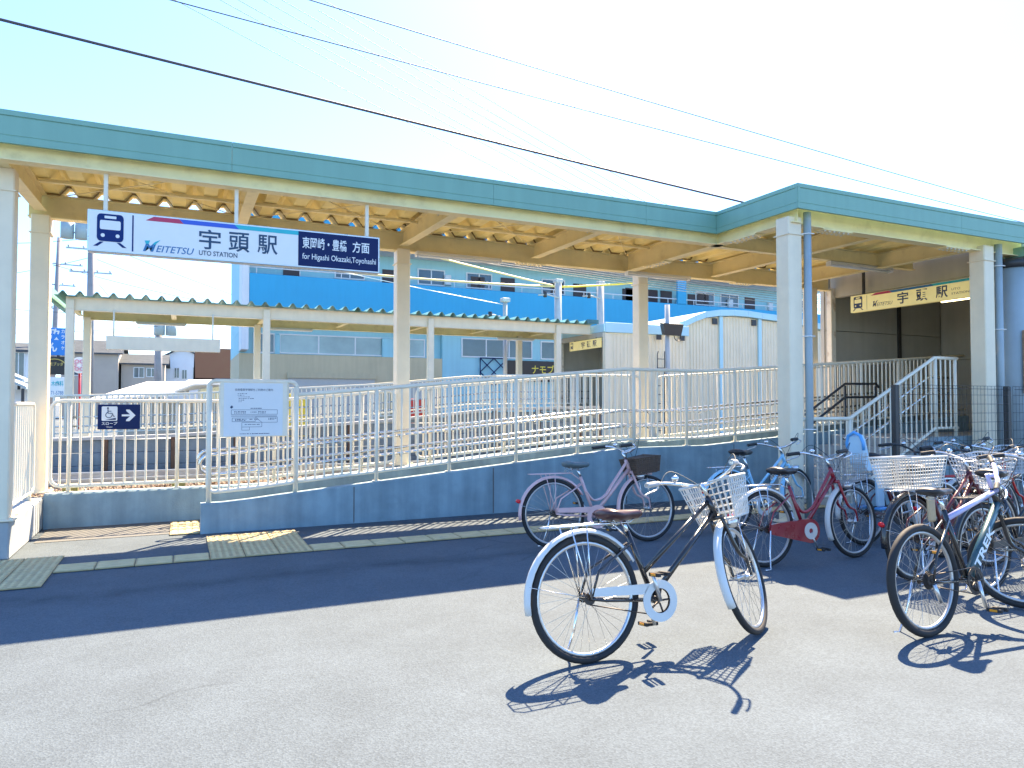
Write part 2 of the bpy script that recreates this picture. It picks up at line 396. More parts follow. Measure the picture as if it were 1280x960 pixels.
# railway bed
tag(MB().prism([(9.9,0.004),(10.0,0.25),(13.05,0.25),(13.2,0.004)], 'x', -60, 90).build("track_bed", "ballast"), kind="structure")
def stones():
    mb = MB()
    for i in range(5200):
        x = random.uniform(-3.5, 4.2); y = random.uniform(10.05, 12.0); z = 0.255 + random.uniform(-.01, .05); r = random.uniform(.018, .042)
        a = [random.uniform(.7, 1.3)*r for _ in range(6)]; t = random.uniform(0, 6.3); c, s_ = math.cos(t), math.sin(t)
        mb.add([(x+a[0]*c, y+a[0]*s_, z), (x-a[1]*s_, y+a[1]*c, z), (x-a[2]*c, y-a[2]*s_, z), (x+a[3]*s_, y-a[3]*c, z), (x, y, z+a[4]*.8), (x, y, z-a[5]*.8)],
               [(0,1,4),(1,2,4),(2,3,4),(3,0,4),(1,0,5),(2,1,5),(3,2,5),(0,3,5)])
    tag(mb.build("ballast_stones", "stone"), "loose brown ballast stones beside the near railway track", "ballast", kind="stuff")
stones()
def track(yc, label):
    t = thing("railway_track", label, "railway track", (0, yc, .10))
    for s_ in (-1, 1):
        y = s_*0.5335
        MB().prism([(y-.06,.17),(y+.06,.17),(y+.06,.185),(y+.012,.20),(y+.012,.25),(y+.033,.255),(y+.033,.285),(y-.033,.285),(y-.033,.255),(y-.012,.25),(y-.012,.20),(y-.06,.185)], 'x', -50, 80).build("rail", "railsteel", t)
    me = MB().cbox(-.11, .11, -1.0, 1.0, .08, .168, .012).mesh("sleeper", "sleeper")
    for i in range(46): obj("sleeper", me, t, (-8 + i*.62, 0, 0))
track(11.75, "railway track just behind the white ramp railing")

# ---- ramp profile
def ramp(x):
    z = 0.087*max(0.0, min(x, 5.68) - 0.42)
    if x < 1.0 and x > 0.42: z *= 0.85
    z += 0.066*max(0.0, min(x, 13.2) - 7.1)
    return z
def wall(x): return ramp(x) + 0.325
RX = [0.2, 0.42, 0.7, 1.0, 1.6, 2.4, 3.2, 4.0, 4.8, 5.68, 6.4, 7.1, 8.0, 9.0, 10.0, 11.0, 12.0, 13.2]
rm = MB()
V = []; F = []
for x in [-1.33] + RX:
    zz = max(ramp(x), 0) + 0.004
    V += [(x, 8.54, zz), (x, 9.46, zz)]
for i in range(len(RX)): F.append((2*i, 2*i+2, 2*i+3, 2*i+1))
rm.add(V, F); tag(rm.build("ramp_floor", "rampfloor"), kind="structure")
def strip_wall(xs, zf, y0, y1, zb=0.0, c=0.012):
    mb = MB(); V = []; F = []
    for x in xs:
        z = zf(x); V += [(x,y0,zb),(x,y0,z-c),(x,y0+c,z),(x,y1-c,z),(x,y1,z-c),(x,y1,zb)]
    n = 6
    for i in range(len(xs)-1):
        for k in range(n-1): F.append((i*n+k, (i+1)*n+k, (i+1)*n+k+1, i*n+k+1))
    F.append(tuple(range(n))); F.append(tuple((len(xs)-1)*n+k for k in range(n))[::-1])
    return mb.add(V, F)
rw_ = tag(strip_wall(RX, wall, 8.39, 8.54).build("ramp_wall", "concrete"), "low concrete ramp wall rising to the right behind the parked bicycles", "concrete wall")
for x in (1.85, 3.63, 5.66, 7.6): MB().box(x-.004, x+.004, 8.3865, 8.40, .01, wall(x)-.02).build("joint", "rustpost", rw_)
INX = [-1.385, 0.0, 0.5, 1.0, 1.6, 2.4, 3.2, 4.0, 4.8, 5.68, 6.4, 7.1, 8.0, 9.0, 10.0, 11.0, 12.0, 13.2]
def iwall(x): return max(0.39, ramp(x) + 0.345)
tag(strip_wall(INX, iwall, 9.44, 9.66).build("ramp_wall", "concrete"), "low concrete wall along the track side of the ramp, under the slope sign", "concrete wall")
pier = thing("concrete_pier", "pale concrete pier wall carrying the leftmost canopy column", "concrete wall", (-1.55, 8.6, 0))
MB().cbox(-.30, .16, -.86, 1.06, 0, .345, .012).build("wall", "concretelight", pier)

# ---- tactile paving
def tactile():
    tp = bpy.data.objects.new("tactile_paving", None); COL.objects.link(tp); tp["kind"] = "structure"
    bars = MB().cbox(-.147,.147,-.147,.147,.0,.012,.003)
    for k in range(4):
        y = -.105 + .07*k; bars.add([(-.135,y-.025,.012),(.14,y-.025,.012),(.14,y+.025,.012),(-.135,y+.025,.012),(-.13,y-.020,.017),(.135,y-.020,.017),(.135,y+.020,.017),(-.13,y+.020,.017)],
                                    [(4,5,6,7),(0,1,5,4),(1,2,6,5),(2,3,7,6),(3,0,4,7)])
    def two_tone(mb):
        me = mb.mesh("tactile_tile", "tilebase"); me.materials.append(M["tile"])
        for p in me.polygons:
            if p.center.z > .0125 or p.center.z < .001: p.material_index = 1
        return me
    me_b = two_tone(bars)
    dots = MB().cbox(-.147,.147,-.147,.147,.0,.012,.003)
    for i in range(5):
        for j in range(5):
            x, y = -.116+.058*i, -.116+.058*j; V = []; 
            for r_, z in ((.015,.012),(.009,.017)):
                V += [(x+r_*1.3*math.cos(a*math.pi/3), y+r_*1.3*math.sin(a*math.pi/3), z) for a in range(6)]
            dots.add(V, [(0+k, (k+1)%6, 6+(k+1)%6, 6+k) for k in range(6)] + [(6,7,8,9,10,11)])
    me_d = two_tone(dots)
    def put(me, x, y, rz=0):
        o = obj("tactile_tile", me, tp, (x, y, 0.004 + random.uniform(-.001, .001))); o.rotation_euler = (0, 0, rz + random.uniform(-.006, .006))
    for k in range(4): put(me_b, .10 - .3*k, 7.10)
    for k in range(26): put(me_b, 1.30 + .3*k, 7.10)
    for i in range(3):
        for j in range(4): put(me_d, .40 + .3*i, 7.10 + .3*j)
    for i in range(4):
        for j in range(4): put(me_d, -1.10 - .3*i, 6.62 + .3*j)
    for j in range(3): put(me_b, 0.05, 8.56 + .3*j, R(90))
tactile()

# ================================================================== CANOPY (near side)
CAN = thing("station_canopy", "teal edged station canopy on cream steel columns over the ramp", "canopy", (0, 0, 0))
def column(x, y, z0, z1, w=.19, parent=CAN, mat="cream", base=True, cap=True):
    mb = MB().cbox(x-w/2, x+w/2, y-w/2, y+w/2, z0, z1, .012)
    o = mb.build("column", mat, parent)
    if cap: MB().cbox(x-w/2-.015, x+w/2+.015, y-w/2-.015, y+w/2+.015, z1-.22, z1-.208, .002).build("collar", mat, o)
    if base:
        b = MB().cbox(x-w/2-.05, x+w/2+.05, y-w/2-.05, y+w/2+.05, z0, z0+.015, .003)
        for sx in (-1, 1):
            for sy in (-1, 1): b.disc((x+sx*(w/2+.025), y+sy*(w/2+.025), z0+.025), (0,0,1), .014, .02, 6)
        b.build("base_plate", mat, o)
    return o
column(-1.50, 7.86, .345, 3.56)
for x in (-1.49, 2.80): column(x, 9.72, iwall(x), 3.58)
column(6.86, 9.74, iwall(6.86), 3.58); column(10.70, 9.74, iwall(10.7), 3.58)
column(6.56, 6.28, 0.004, 3.62, .21); column(10.22, 6.28, 0.004, 3.62, .22)
def ibeam(p0, p1, h0, h1, w, ztop, mat="beam", name="beam", parent=CAN):
    """I section along X or Y; depth may taper from h0 to h1"""
    (xa, ya), (xb, yb) = p0, p1; mb = MB(); alongx = abs(xb-xa) > abs(yb-ya)
    def sec(x, y, h):
        t = .012; prof = [(-w/2, ztop-h), (w/2, ztop-h), (w/2, ztop-h+t), (t/2, ztop-h+t), (t/2, ztop-t), (w/2, ztop-t), (w/2, ztop), (-w/2, ztop), (-w/2, ztop-t), (-t/2, ztop-t), (-t/2, ztop-h+t), (-w/2, ztop-h+t)]
        return [(x, y+a, z) if alongx else (x+a, y, z) for a, z in prof]
    A, B = sec(xa, ya, h0), sec(xb, yb, h1)
    n = 12; mb.add(A + B, [tuple(range(n)), tuple(range(n, 2*n))[::-1]] + [(i, n+i, n+(i+1) % n, (i+1) % n) for i in range(n)])
    return mb.build(name, mat, parent)
ibeam((-1.75, 7.52), (6.62, 7.52), .26, .26, .14, 3.80, "beam")          # front beam of the narrow part
ibeam((-1.62, 9.72), (11.15, 9.72), .27, .27, .14, 3.82)                   # back beam
ibeam((6.56, 6.14), (6.56, 9.64), .30, .30, .15, 3.84, "beam")            # return beam
ibeam((6.66, 6.28), (11.15, 6.28), .30, .30, .15, 3.84, "beam")           # front beam of the porch
for x in (-1.49, .65, 2.80, 4.85): ibeam((x, 7.60), (x, 9.64), .22 if x in (.65, 4.85) else .27, .20, .12, 3.815)
for x in (8.3, 10.22): ibeam((x, 6.36), (x, 9.64), .24, .24, .12, 3.83)
ibeam((6.65, 7.95), (11.1, 7.95), .20, .20, .10, 3.838)
# steel rod bracing under the sheets
for xa, xb in ((-1.4, .6), (.7, 2.7), (2.9, 4.8), (4.9, 6.5)):
    MB().tube([(xa, 7.6, 3.78), (xb, 9.6, 3.78)], .007, 5).build("brace_rod", "beam", CAN)
    MB().tube([(xb, 7.6, 3.765), (xa, 9.6, 3.765)], .007, 5).build("brace_rod", "beam", CAN)
def corrugated(x0, x1, y0, y1, z, name, mat, parent, pitch=.333, h=.10, slope=0.0, th=.006):
    prof = []; x = x0
    while x < x1 - 1e-6:
        for dx, dz in ((0, 0), (.075, 0), (.150, h), (.19, h), (.265, 0)):
            if x + dx <= x1: prof.append((x+dx, dz))
        x += pitch
    prof.append((x1, 0)); n = len(prof)
    V = []
    for dz2 in (0, th):
        for y, zz in ((y0, z), (y1, z + slope*(y1-y0))): V += [(px, y, zz+pz+dz2) for px, pz in prof]
    F = []
    for i in range(n-1):
        F += [(i, n+i, n+i+1, i+1), (2*n+i, 2*n+i+1, 3*n+i+1, 3*n+i), (i, i+1, 2*n+i+1, 2*n+i), (n+i, 3*n+i, 3*n+i+1, n+i+1)]
    F += [(0, 2*n, 3*n, n), (n-1, 2*n-1, 4*n-1, 3*n-1)]
    return MB().add(V, F).build(name, mat, parent)
corrugated(-1.72, 6.56, 7.46, 9.86, 3.825, "roof_sheet", "soffit", CAN)
corrugated(6.60, 11.20, 6.10, 9.86, 3.846, "roof_sheet", "soffit", CAN, h=.085)
# fascia: panels with raised bottom and top edge trim
def fascia(p0, p1, z0=3.665, z1=3.955, joints=(), parent=CAN, nrm=(0, -1)):
    (xa, ya), (xb, yb) = p0, p1; L = math.hypot(xb-xa, yb-ya); ux, uy = (xb-xa)/L, (yb-ya)/L; nx, ny = nrm
    js = [0] + list(joints) + [L]
    for a, b in zip(js[:-1], js[1:]):
        a2, b2 = a + (.0015 if a > 0 else 0), b - (.0015 if b < L else 0)
        prof = [(0, z0), (.012, z0), (.012, z0+.062), (.006, z0+.066), (.006, z0+.070), (.010, z0+.074), (.010, z1-.056), (.005, z1-.053), (.005, z1-.049), (.016, z1-.046), (.016, z1), (-.05, z1), (-.05, z1-.02), (-.02, z1-.02), (-.02, z0)]
        V = []
        for s_ in (a2, b2): V += [(xa+ux*s_+nx*d, ya+uy*s_+ny*d, z) for d, z in prof]
        n = len(prof)
        MB().add(V, [tuple(range(n)), tuple(range(n, 2*n))[::-1]] + [(i, n+i, n+(i+1) % n, (i+1) % n) for i in range(n)]).build("fascia_panel", "teal", parent)
fascia((-2.0, 7.40), (6.424, 7.40), joints=(2.42, 5.2, 7.3))
fascia((6.44, 7.42), (6.44, 6.005), nrm=(-1, 0))
fascia((6.426, 6.02), (16.4, 6.02), joints=(2.95, 5.6, 8.2))
fascia((-2.0, 9.95), (-2.0, 7.40), nrm=(-1, 0))
MB().box(10.95, 16.4, 6.02, 6.5, 3.52, 3.662).build("lower_fascia", "teal", CAN)
pmat("bolt", (0.70, 0.68, 0.60), 0.4, metal=0.3)
def bolts(pts, axis):
    mb = MB()
    for p in pts: mb.disc(p, axis, .013, .016, 6)
    tag(mb.build("bolt_row", "bolt", CAN), kind="stuff")
for x0 in (7.05, 9.35):
    MB().cbox(x0, x0+.5, 6.20, 6.36, 3.522, 3.538, .002).build("splice_plate", "beam", CAN)
    bolts([(x0+.05+.08*i, y, 3.516) for i in range(6) for y in (6.225, 6.335)], (0, 0, 1))
for y0 in (6.75, 8.6):
    MB().cbox(6.48, 6.64, y0, y0+.5, 3.522, 3.538, .002).build("splice_plate", "beam", CAN)
    bolts([(x, y0+.05+.08*i, 3.516) for i in range(6) for x in (6.505, 6.615)], (0, 0, 1))
for x0 in (-.2, 4.6, 8.8):
    MB().cbox(x0, x0+.45, 9.64, 9.80, 3.532, 3.548, .002).build("splice_plate", "beam", CAN)
    bolts([(x0+.05+.07*i, y, 3.526) for i in range(6) for y in (9.665, 9.775)], (0, 0, 1))
for x in (-1.49, 2.80, 4.85): bolts([(x-.068, 7.75+.07*i, z) for i in range(4) for z in (3.64, 3.72)], (1, 0, 0))
pmat("closure", (0.26, 0.17, 0.06), 0.9, var=0.4, scale=10)
corrugated(-1.71, 6.50, 9.585, 9.625, 3.808, "closure_strip", "closure", CAN, th=.009)
corrugated(6.70, 11.1, 9.585, 9.625, 3.832, "closure_strip", "closure", CAN, h=.085, th=.010)
for y in (8.2, 8.95): MB().cbox(-1.42, 6.50, y, y+.05, 3.775, 3.812, .004).build("purlin", "beam", CAN)
# rain pipes with clips
def rainpipe(x, y, z0, z1, r, clips, mat="bluegrey", parent=CAN, arm=(-.1, .06)):
    p = MB().tube([(x, y, z0), (x, y, z1)], r, 12).build("rain_pipe", mat, parent)
    for z in clips:
        MB().tube([(x+arm[0], y+arm[1], z), (x+arm[0]*.3, y-r-.004, z), (x+r+.01, y-r-.006, z)], .007, 5).build("clip", "white", p)
rainpipe(6.735, 6.16, .02, 3.68, .045, (3.42, 2.2, 1.1))
rainpipe(10.47, 6.20, .02, 3.66, .05, (3.35, 2.45, 1.4))
rainpipe(-1.66, 7.80, .36, 3.68, .045, (3.2,))
# fluorescent strip lights below the beams
def strip_light(x0, x1, y, z, label, rot=0.0):
    t = thing("strip_light", label, "lamp", ((x0+x1)/2, y, z), "unlit fluorescent battens under the near canopy", rot); h = (x1-x0)/2
    MB().prism([(-.035,.0),(.035,.0),(.055,-.05),(-.055,-.05)], 'x', -h, h).build("housing", "lampbody", t)
    for s_ in (-1, 1): MB().cbox(s_*h-.012, s_*h+.012, -.05, .05, -.075, .0, .004).build("end_cap", "lampbody", t)
    MB().tube([(-h+.03, 0, -.065), (h-.03, 0, -.065)], .016, 10).build("tube", "white", t)
strip_light(2.98, 4.26, 9.60, 3.55, "unlit fluorescent batten under the beam beside the middle column")
strip_light(6.50, 7.74, 9.60, 3.55, "unlit fluorescent batten at the top of the column near the blue building's right end")
strip_light(9.15, 10.55, 7.95, 3.63, "unlit fluorescent batten under the porch ceiling near the entrance sign")

# ---- main station name sign
def train_icon(o, u, v, x0, x1, z0, z1, mat, mat2, parent):
    w, h = x1-x0, z1-z0
    b = plate([(x0+w*a, z0+h*c) for a, c in rrect(.05, .95, .16, 1.0, .13)], o, u, v, .003, mat, parent, "train_symbol")
    o2 = Vector(o) + Vector(u).cross(Vector(v))*.003
    plate([(x0+w*a, z0+h*c) for a, c in rrect(.15, .85, .52, .80, .05)], o2, u, v, .002, mat2, b, "windscreen")
    plate([(x0+w*a, z0+h*c) for a, c in rrect(.30, .70, .86, .94, .02)], o2, u, v, .002, mat2, b, "destination_panel")
    for c in (.25, .75): plate([(x0+w*a, z0+h*(.34+(d-.34)*.8)) for a, d in circ(c, .34, .07)], o2, u, v, .002, mat2, b, "headlamp")
    for s_ in (-1, 1):
        plate([(x0+w*(.5+s_*a), z0+h*c) for a, c in ((.22,.14),(.34,.14),(.56,.0),(.42,.0))][::s_], o, u, v, .003, mat, b, "track_leg")
def logo_m(o, u, v, x0, x1, z0, z1, parent, m1="logoblue", m2="cyan"):
    w, h = x1-x0, z1-z0
    T = lambda q: [(x0+w*a, z0+h*c) for a, c in q]
    text("M", (x0, x0+w*.80, z0, z0+h*.74), o, u, v, m1, parent, bold=.03, shear=.3)
    plate(T([(.16,.66),(.34,.66),(.42,.98),(.10,.94)]), o, u, v, .004, m2, parent, "emblem")
    plate(T([(.56,.66),(.72,.62),(1.04,1.08),(.74,.90)]), o, u, v, .004, m2, parent, "emblem")
SG = thing("station_sign", "white hanging station name sign with train symbol and navy direction panel", "sign", (0, 0, 0))
SY = 7.50
MB().cbox(-.80, 1.915, SY, SY+.11, 2.80, 3.19, .006).build("casing", "signframe", SG)
plate([(-.785, 2.815), (1.90, 2.815), (1.90, 3.175), (-.785, 3.175)], (0, SY, 0), UX, UZ, .002, "signwhite", SG, "face")
FO = (0, SY-.002, 0)
train_icon(FO, UX, UZ, -.735, -.495, 2.852, 3.155, "trainblue", "signwhite", SG)
plate([(-.437, 2.825), (-.425, 2.825), (-.425, 3.165), (-.437, 3.165)], FO, UX, UZ, .002, "trainblue", SG, "divider")
plate([(-.325, 3.130), (.0, 3.130), (-.04, 3.172), (-.255, 3.172)], FO, UX, UZ, .002, "crimson", SG, "stripe")
plate([(.0, 3.130), (.50, 3.130), (.455, 3.172), (-.04, 3.172)], FO, UX, UZ, .002, "royal", SG, "stripe")
plate([(.50, 3.130), (1.067, 3.130), (1.067, 3.172), (.455, 3.172)], FO, UX, UZ, .002, "cyan", SG, "stripe")
plate([(1.067, 2.818), (1.897, 2.818), (1.897, 3.172), (1.067, 3.172)], FO, UX, UZ, .002, "navy", SG, "direction_panel")
text("宇", (.137, .331, 2.905, 3.098), FO, UX, UZ, "navytext", SG, bold=.012)
text("頭", (.404, .597, 2.905, 3.098), FO, UX, UZ, "navytext", SG, bold=.012)
text("駅", (.672, .864, 2.905, 3.098), FO, UX, UZ, "navytext", SG, bold=.012)
text("UTO STATION", (.137, .485, 2.843, 2.890), FO, UX, UZ, "navytext", SG, bold=.012)
logo_m(FO, UX, UZ, -.345, -.205, 2.838, 2.945, SG)
text("EITETSU", (-.235, .095, 2.838, 2.902), FO, UX, UZ, "logoblue", SG, bold=.006, shear=.3)
FO2 = (0, SY-.004, 0)
text("東岡崎・豊橋", (1.107, 1.56, 3.000, 3.118), FO2, UX, UZ, "white", SG, bold=.014)
text("方面", (1.62, 1.80, 3.000, 3.118), FO2, UX, UZ, "white", SG, bold=.014)
text("for Higashi Okazaki,Toyohashi", (1.107, 1.872, 2.872, 2.950), FO2, UX, UZ, "white", SG, bold=.006)
for x in (-.66, .475, 1.785):
    MB().cbox(x-.018, x+.018, SY+.035, SY+.075, 3.192, 3.72, .003).build("hanger", "railgrey", SG)

# ================================================================== RAILINGS
def loop_path(x0, x1, Y, lo, hi, r=.09, step=.5):
    """closed rail: bottom left->right, up, top right->left, down; lo/hi are functions of x"""
    P = []; n = max(2, int((x1-x0-2*r)/step))
    xs = [x0+r + (x1-x0-2*r)*i/n for i in range(n+1)]
    P += [(x, Y, lo(x)) for x in xs]
    P += [(x1-r + r*math.sin(a), Y, lo(x1-r)+r - r*math.cos(a)) for a in (R(30), R(60), R(90))]
    P += [(x1-r + r*math.cos(a), Y, hi(x1-r)-r + r*math.sin(a)) for a in (0, R(30), R(60))]
    P += [(x, Y, hi(x)) for x in reversed(xs)]
    P += [(x0+r - r*math.sin(a), Y, hi(x0+r)-r + r*math.cos(a)) for a in (R(30), R(60), R(90))]
    P += [(x0+r - r*math.cos(a), Y, lo(x0+r)+r - r*math.sin(a)) for a in (0, R(30), R(60))]
    return P
def balusters(t, xs, Y, zf, L, mat, r=.012, n=6):
    me = MB().tube([(0, 0, 0), (0, 0, L)], r, n, caps=False).mesh("baluster", mat)
    for x in xs: obj("baluster", me, t, (x, Y, zf(x)))
def posts(t, xs, Y, zf, L, mat, r=.024):
    me = MB().tube([(0, 0, 0), (0, 0, L)], r, 8).mesh("post", mat)
    fl = MB().cbox(-.045, .045, -.045, .045, 0, .01, .002).mesh("foot_plate", mat)
    for x in xs:
        p = obj("post", me, t, (x, Y, zf(x))); obj("foot_plate", fl, p)
# outer railing on the ramp wall
OR = thing("ramp_railing", "grey white railing on the front ramp wall behind the bicycles", "railing", (0, 0, 0))
PX = [.281 + .9265*i for i in range(14)]
YO = 8.465
hi = lambda x: wall(x) + 1.11
lo = lambda x: wall(x) + .115
MB().tube(loop_path(.27, 1.205, YO, lo, lambda x: 1.655, .07), .023, 8, closed=True).build("raised_frame", "rail", OR)
# raised first bay: the two stout uprights
for x in (.281, 1.195):
    MB().tube([(x, YO, wall(x)), (x, YO, 1.60)], .027, 8).build("post", "rail", OR)
xs = [1.21] + [x for x in RX if x > 1.3]
MB().tube([(x, YO, hi(x)) for x in xs], .025, 8).build("top_rail", "railgrey", OR)
MB().tube([(x, YO, lo(x)) for x in xs], .018, 8).build("bottom_rail", "railgrey", OR)
posts(OR, PX[2:], YO, wall, 1.10, "railgrey")
bx = []
for i in range(1, len(PX)-1):
    bx += [PX[i] + (PX[i+1]-PX[i])*k/9 for k in range(1, 9)]
balusters(OR, bx, YO, lo, .985, "railgrey")
balusters(OR, [PX[0] + (PX[1]-PX[0])*k/9 for k in range(1, 9)], YO, lo, 1.17, "rail")
# inner railings on the track side
YI = 9.53
def ilo(x): return iwall(x) + .075
def ihi(x): return iwall(x) + 1.045
def inner(x0, x1, plist, label):
    t = thing("track_fence", label, "railing", (0, 0, 0), "cream loop railings beside the track")
    MB().tube(loop_path(x0, x1, YI, ilo, ihi, .10), .021, 8, closed=True).build("loop_rail", "rail", t)
    posts(t, plist, YI, iwall, 1.03, "rail", .022)
    ks = sorted([x0+.005] + list(plist) + [x1-.005]); bs = []
    for a, b in zip(ks[:-1], ks[1:]):
        n = max(1, round((b-a)/.112)); bs += [a + (b-a)*k/n for k in range(1, n)]
    balusters(t, bs, YI, ilo, .965, "rail", .012)
inner(-1.34, 2.66, (-1.16, -.04, 1.08, 2.20), "cream loop railing beside the track carrying the navy slope sign")
inner(2.96, 6.70, (3.16, 4.30, 5.44, 6.50), "cream loop railing beside the track between the middle and right rear columns")
inner(7.02, 13.1, (7.22, 8.3, 9.4, 10.5, 11.6, 12.8), "cream loop railing beside the track in front of the opposite station hall")
# left pier railing along Y
PR = thing("pier_railing", "short cream railing on the pier wall beside the leftmost column", "railing", (-1.50, 0, 0))
lp = loop_path(7.98, 9.50, 0, lambda x: .42, lambda x: 1.40, .07)
MB().tube([(0, x, z) for x, _, z in lp], .02, 8, closed=True).build("loop_rail", "rail", PR)
meb = MB().tube([(0,0,0),(0,0,.98)], .0105, 6, caps=False).mesh("baluster", "rail")
for k in range(1, 14): obj("baluster", meb, PR, (0, 7.98 + 1.52*k/14, .42))
for y in (8.2, 9.3): MB().tube([(0, y, .345), (0, y, .44)], .02, 8).build("post", "rail", PR)
# stainless handrails along the ramp
def handrail(Y, side, x0, x1, label, group="ramp handrails"):
    t = thing("ramp_handrail", label, "handrail", (0, 0, 0), group)
    xs = [x0] + [x for x in RX if x0 < x < x1] + [x1]
    up = [(x, Y, ramp(x)+.84) for x in xs]; dn = [(x, Y, ramp(x)+.62) for x in xs]
    c = [(x0 - .11*math.cos(a), Y, ramp(x0)+.73 + .11*math.sin(a)) for a in (R(60), R(30), 0, R(-30), R(-60))]
    MB().tube(list(reversed(up)) + c + dn, .019, 8).build("rail", "steel", t)
    me = MB().tube([(0, 0, 0), (0, side*.05, -.03), (0, side*.075, -.03)], .007, 5).mesh("bracket", "steel")
    x = x0 + .3
    while x < x1:
        obj("bracket", me, t, (x, Y, ramp(x)+.83)); obj("bracket", me, t, (x, Y, ramp(x)+.61)); x += .9265
handrail(9.40, 1, .30, 12.9, "shiny double handrail on the track side of the ramp")
handrail(8.60, -1, .30, 12.9, "shiny double handrail inside the front ramp railing")

# slope sign and notice board
SL = thing("slope_sign", "navy wheelchair slope sign with white arrow on the cream railing", "sign", (0, 0, 0))
YS = 9.475
MB().cbox(-.875, -.44, YS, YS+.018, 1.105, 1.395, .003).build("panel", "navy", SL)
So = (0, YS-.0005, 0)
plate(rrect(-.835, -.675, 1.205, 1.372, .012), So, UX, UZ, .002, "white", SL, "symbol_panel")
So2 = (0, YS-.0035, 0)
plate(circ(-.772, 1.352, .010, 10), So2, UX, UZ, .002, "ink", SL, "wheelchair_symbol")
wc = MB(); yy = YS-.005
wc.tube([(-.772, yy, 1.340), (-.770, yy, 1.292), (-.728, yy, 1.290), (-.714, yy, 1.255), (-.70, yy, 1.258)], .0045, 5)
wc.tube([(-.770, yy, 1.316), (-.738, yy, 1.316)], .0035, 5)
wc.tube(arc((-.762, yy, 1.272), .032, R(110), R(360), 10), .004, 5)
wc.build("wheelchair_symbol", "ink", SL)
plate([(-.80, 1.215), (-.69, 1.215), (-.69, 1.238), (-.70, 1.238)], So2, UX, UZ, .002, "ink", SL, "slope_symbol")
plate([(-.63, 1.278), (-.545, 1.278), (-.585, 1.318), (-.585, 1.335), (-.55, 1.335), (-.488, 1.267), (-.55, 1.199), (-.585, 1.199), (-.585, 1.216), (-.545, 1.256), (-.63, 1.256)], So, UX, UZ, .002, "white", SL, "arrow")
text("スロープ", (-.835, -.675, 1.157, 1.192), So, UX, UZ, "white", SL, bold=.02)
text("Slope", (-.785, -.725, 1.122, 1.143), So, UX, UZ, "white", SL)
NB = thing("notice_board", "pale notice sheet with a printed station plan on the raised railing bay", "notice board", (0, 0, 0))
YN = 8.425
MB().cbox(.385, 1.095, YN, YN+.012, 1.035, 1.64, .003).build("backing", "railgrey", NB)
plate([(.423, 1.045), (1.043, 1.045), (1.043, 1.632), (.423, 1.632)], (0, YN, 0), UX, UZ, .002, "paper", NB, "sheet")
No = (0, YN-.002, 0)
text("名鉄電車宇頭駅をご利用のご案内", (.535, .935, 1.545, 1.572), No, UX, UZ, "ink", NB)
pr = MB()
def pl(poly): 
    k = len(poly); pr.add([(a, YN-.0035, b) for a, b in poly], [tuple(range(k))])
def ln(a, b, w=.003):
    d = Vector((b[0]-a[0], b[1]-a[1])).normalized(); n = Vector((-d.y, d.x))*w/2
    pl([(a[0]+n.x, a[1]+n.y), (b[0]+n.x, b[1]+n.y), (b[0]-n.x, b[1]-n.y), (a[0]-n.x, a[1]-n.y)])
pl([(.485, 1.365), (.505, 1.385), (.520, 1.365), (.500, 1.348)])
for i, (a, w_) in enumerate(((.565, .09), (.565, .07), (.575, .12), (.575, .15), (.575, .05), (.575, .04))):
    z = 1.515 - .018*i; x = a
    while x < a + w_: ln((x, z), (x + random.uniform(.006, .018), z), .007); x += .02
for q in (((.50,1.335),(.985,1.335),(.985,1.285),(.50,1.285)), ((.51,1.245),(.75,1.245),(.75,1.205),(.51,1.205)), ((.75,1.255),(.985,1.255),(.985,1.195),(.82,1.195)), ((.61,1.195),(.82,1.195),(.82,1.145),(.61,1.145)), ((.61,1.145),(.69,1.145),(.69,1.11),(.61,1.11))):
    for i in range(4): ln(q[i], q[(i+1) % 4], .0035)
for (x0_, x1_, z) in ((.53,.64,1.315),(.53,.64,1.30),(.70,.76,1.31),(.78,.86,1.315),(.78,.86,1.30),(.54,.66,1.23),(.54,.64,1.218),(.69,.72,1.23),(.74,.79,1.23),(.89,.97,1.24),(.89,.96,1.228),(.70,.82,1.352),(.59,.90,1.07),(.64,.80,1.172)):
    x = x0_
    while x < x1_: ln((x, z), (x + random.uniform(.006, .016), z), .008); x += .018
ln((.50, 1.27), (.98, 1.27), .0025); ln((.50, 1.262), (.98, 1.262), .0025)
pr.build("printed_plan", "ink", NB)

# ================================================================== STAIRS, LANDING, STATION HOUSE (right)
ST = thing("entrance_stairs", "concrete stairs climbing to the station entrance behind the wire fence", "stairs", (0, 0, 0))
LZ = .90
for i in range(5):
    MB().cbox(7.98 + .32*i, 9.62, 6.66, 8.37, LZ/6*i + (.004 if i == 0 else .001), LZ/6*(i+1), .008).build("step", "concretelight", ST)
MB().cbox(9.625, 15.0, 6.66, 8.37, .004, LZ, .01).build("landing", "concretelight", ST)
MB().prism([(7.7, .004), (7.7, .10), (8.0, .12), (9.62, LZ+.04), (15.0, LZ+.04), (15.0, .004)], 'y', 6.50, 6.655).build("side_wall", "concrete", ST)
MB().box(11.25, 15.0, 8.545, 9.435, .2, .86).build("floor_infill", "concretelight", ST)
SR = thing("stair_railing", "grey white stair railing rising to the entrance landing", "railing", (0, 0, 0))
YR = 6.575
def sbase(x): return .1 if x < 7.95 else (.1 + (LZ+.04-.1)*(x-7.95)/(9.62-7.95) if x < 9.62 else LZ+.04)
def srail(dz, r, x0=6.80, x1=10.10):
    MB().tube([(x0, YR, sbase(7)+dz), (7.90, YR, sbase(7)+dz), (9.60, YR, sbase(9.7)+dz), (x1, YR, sbase(9.7)+dz)], r, 8).build("rail", "railgrey", SR)
srail(1.11, .026); srail(.12, .02)
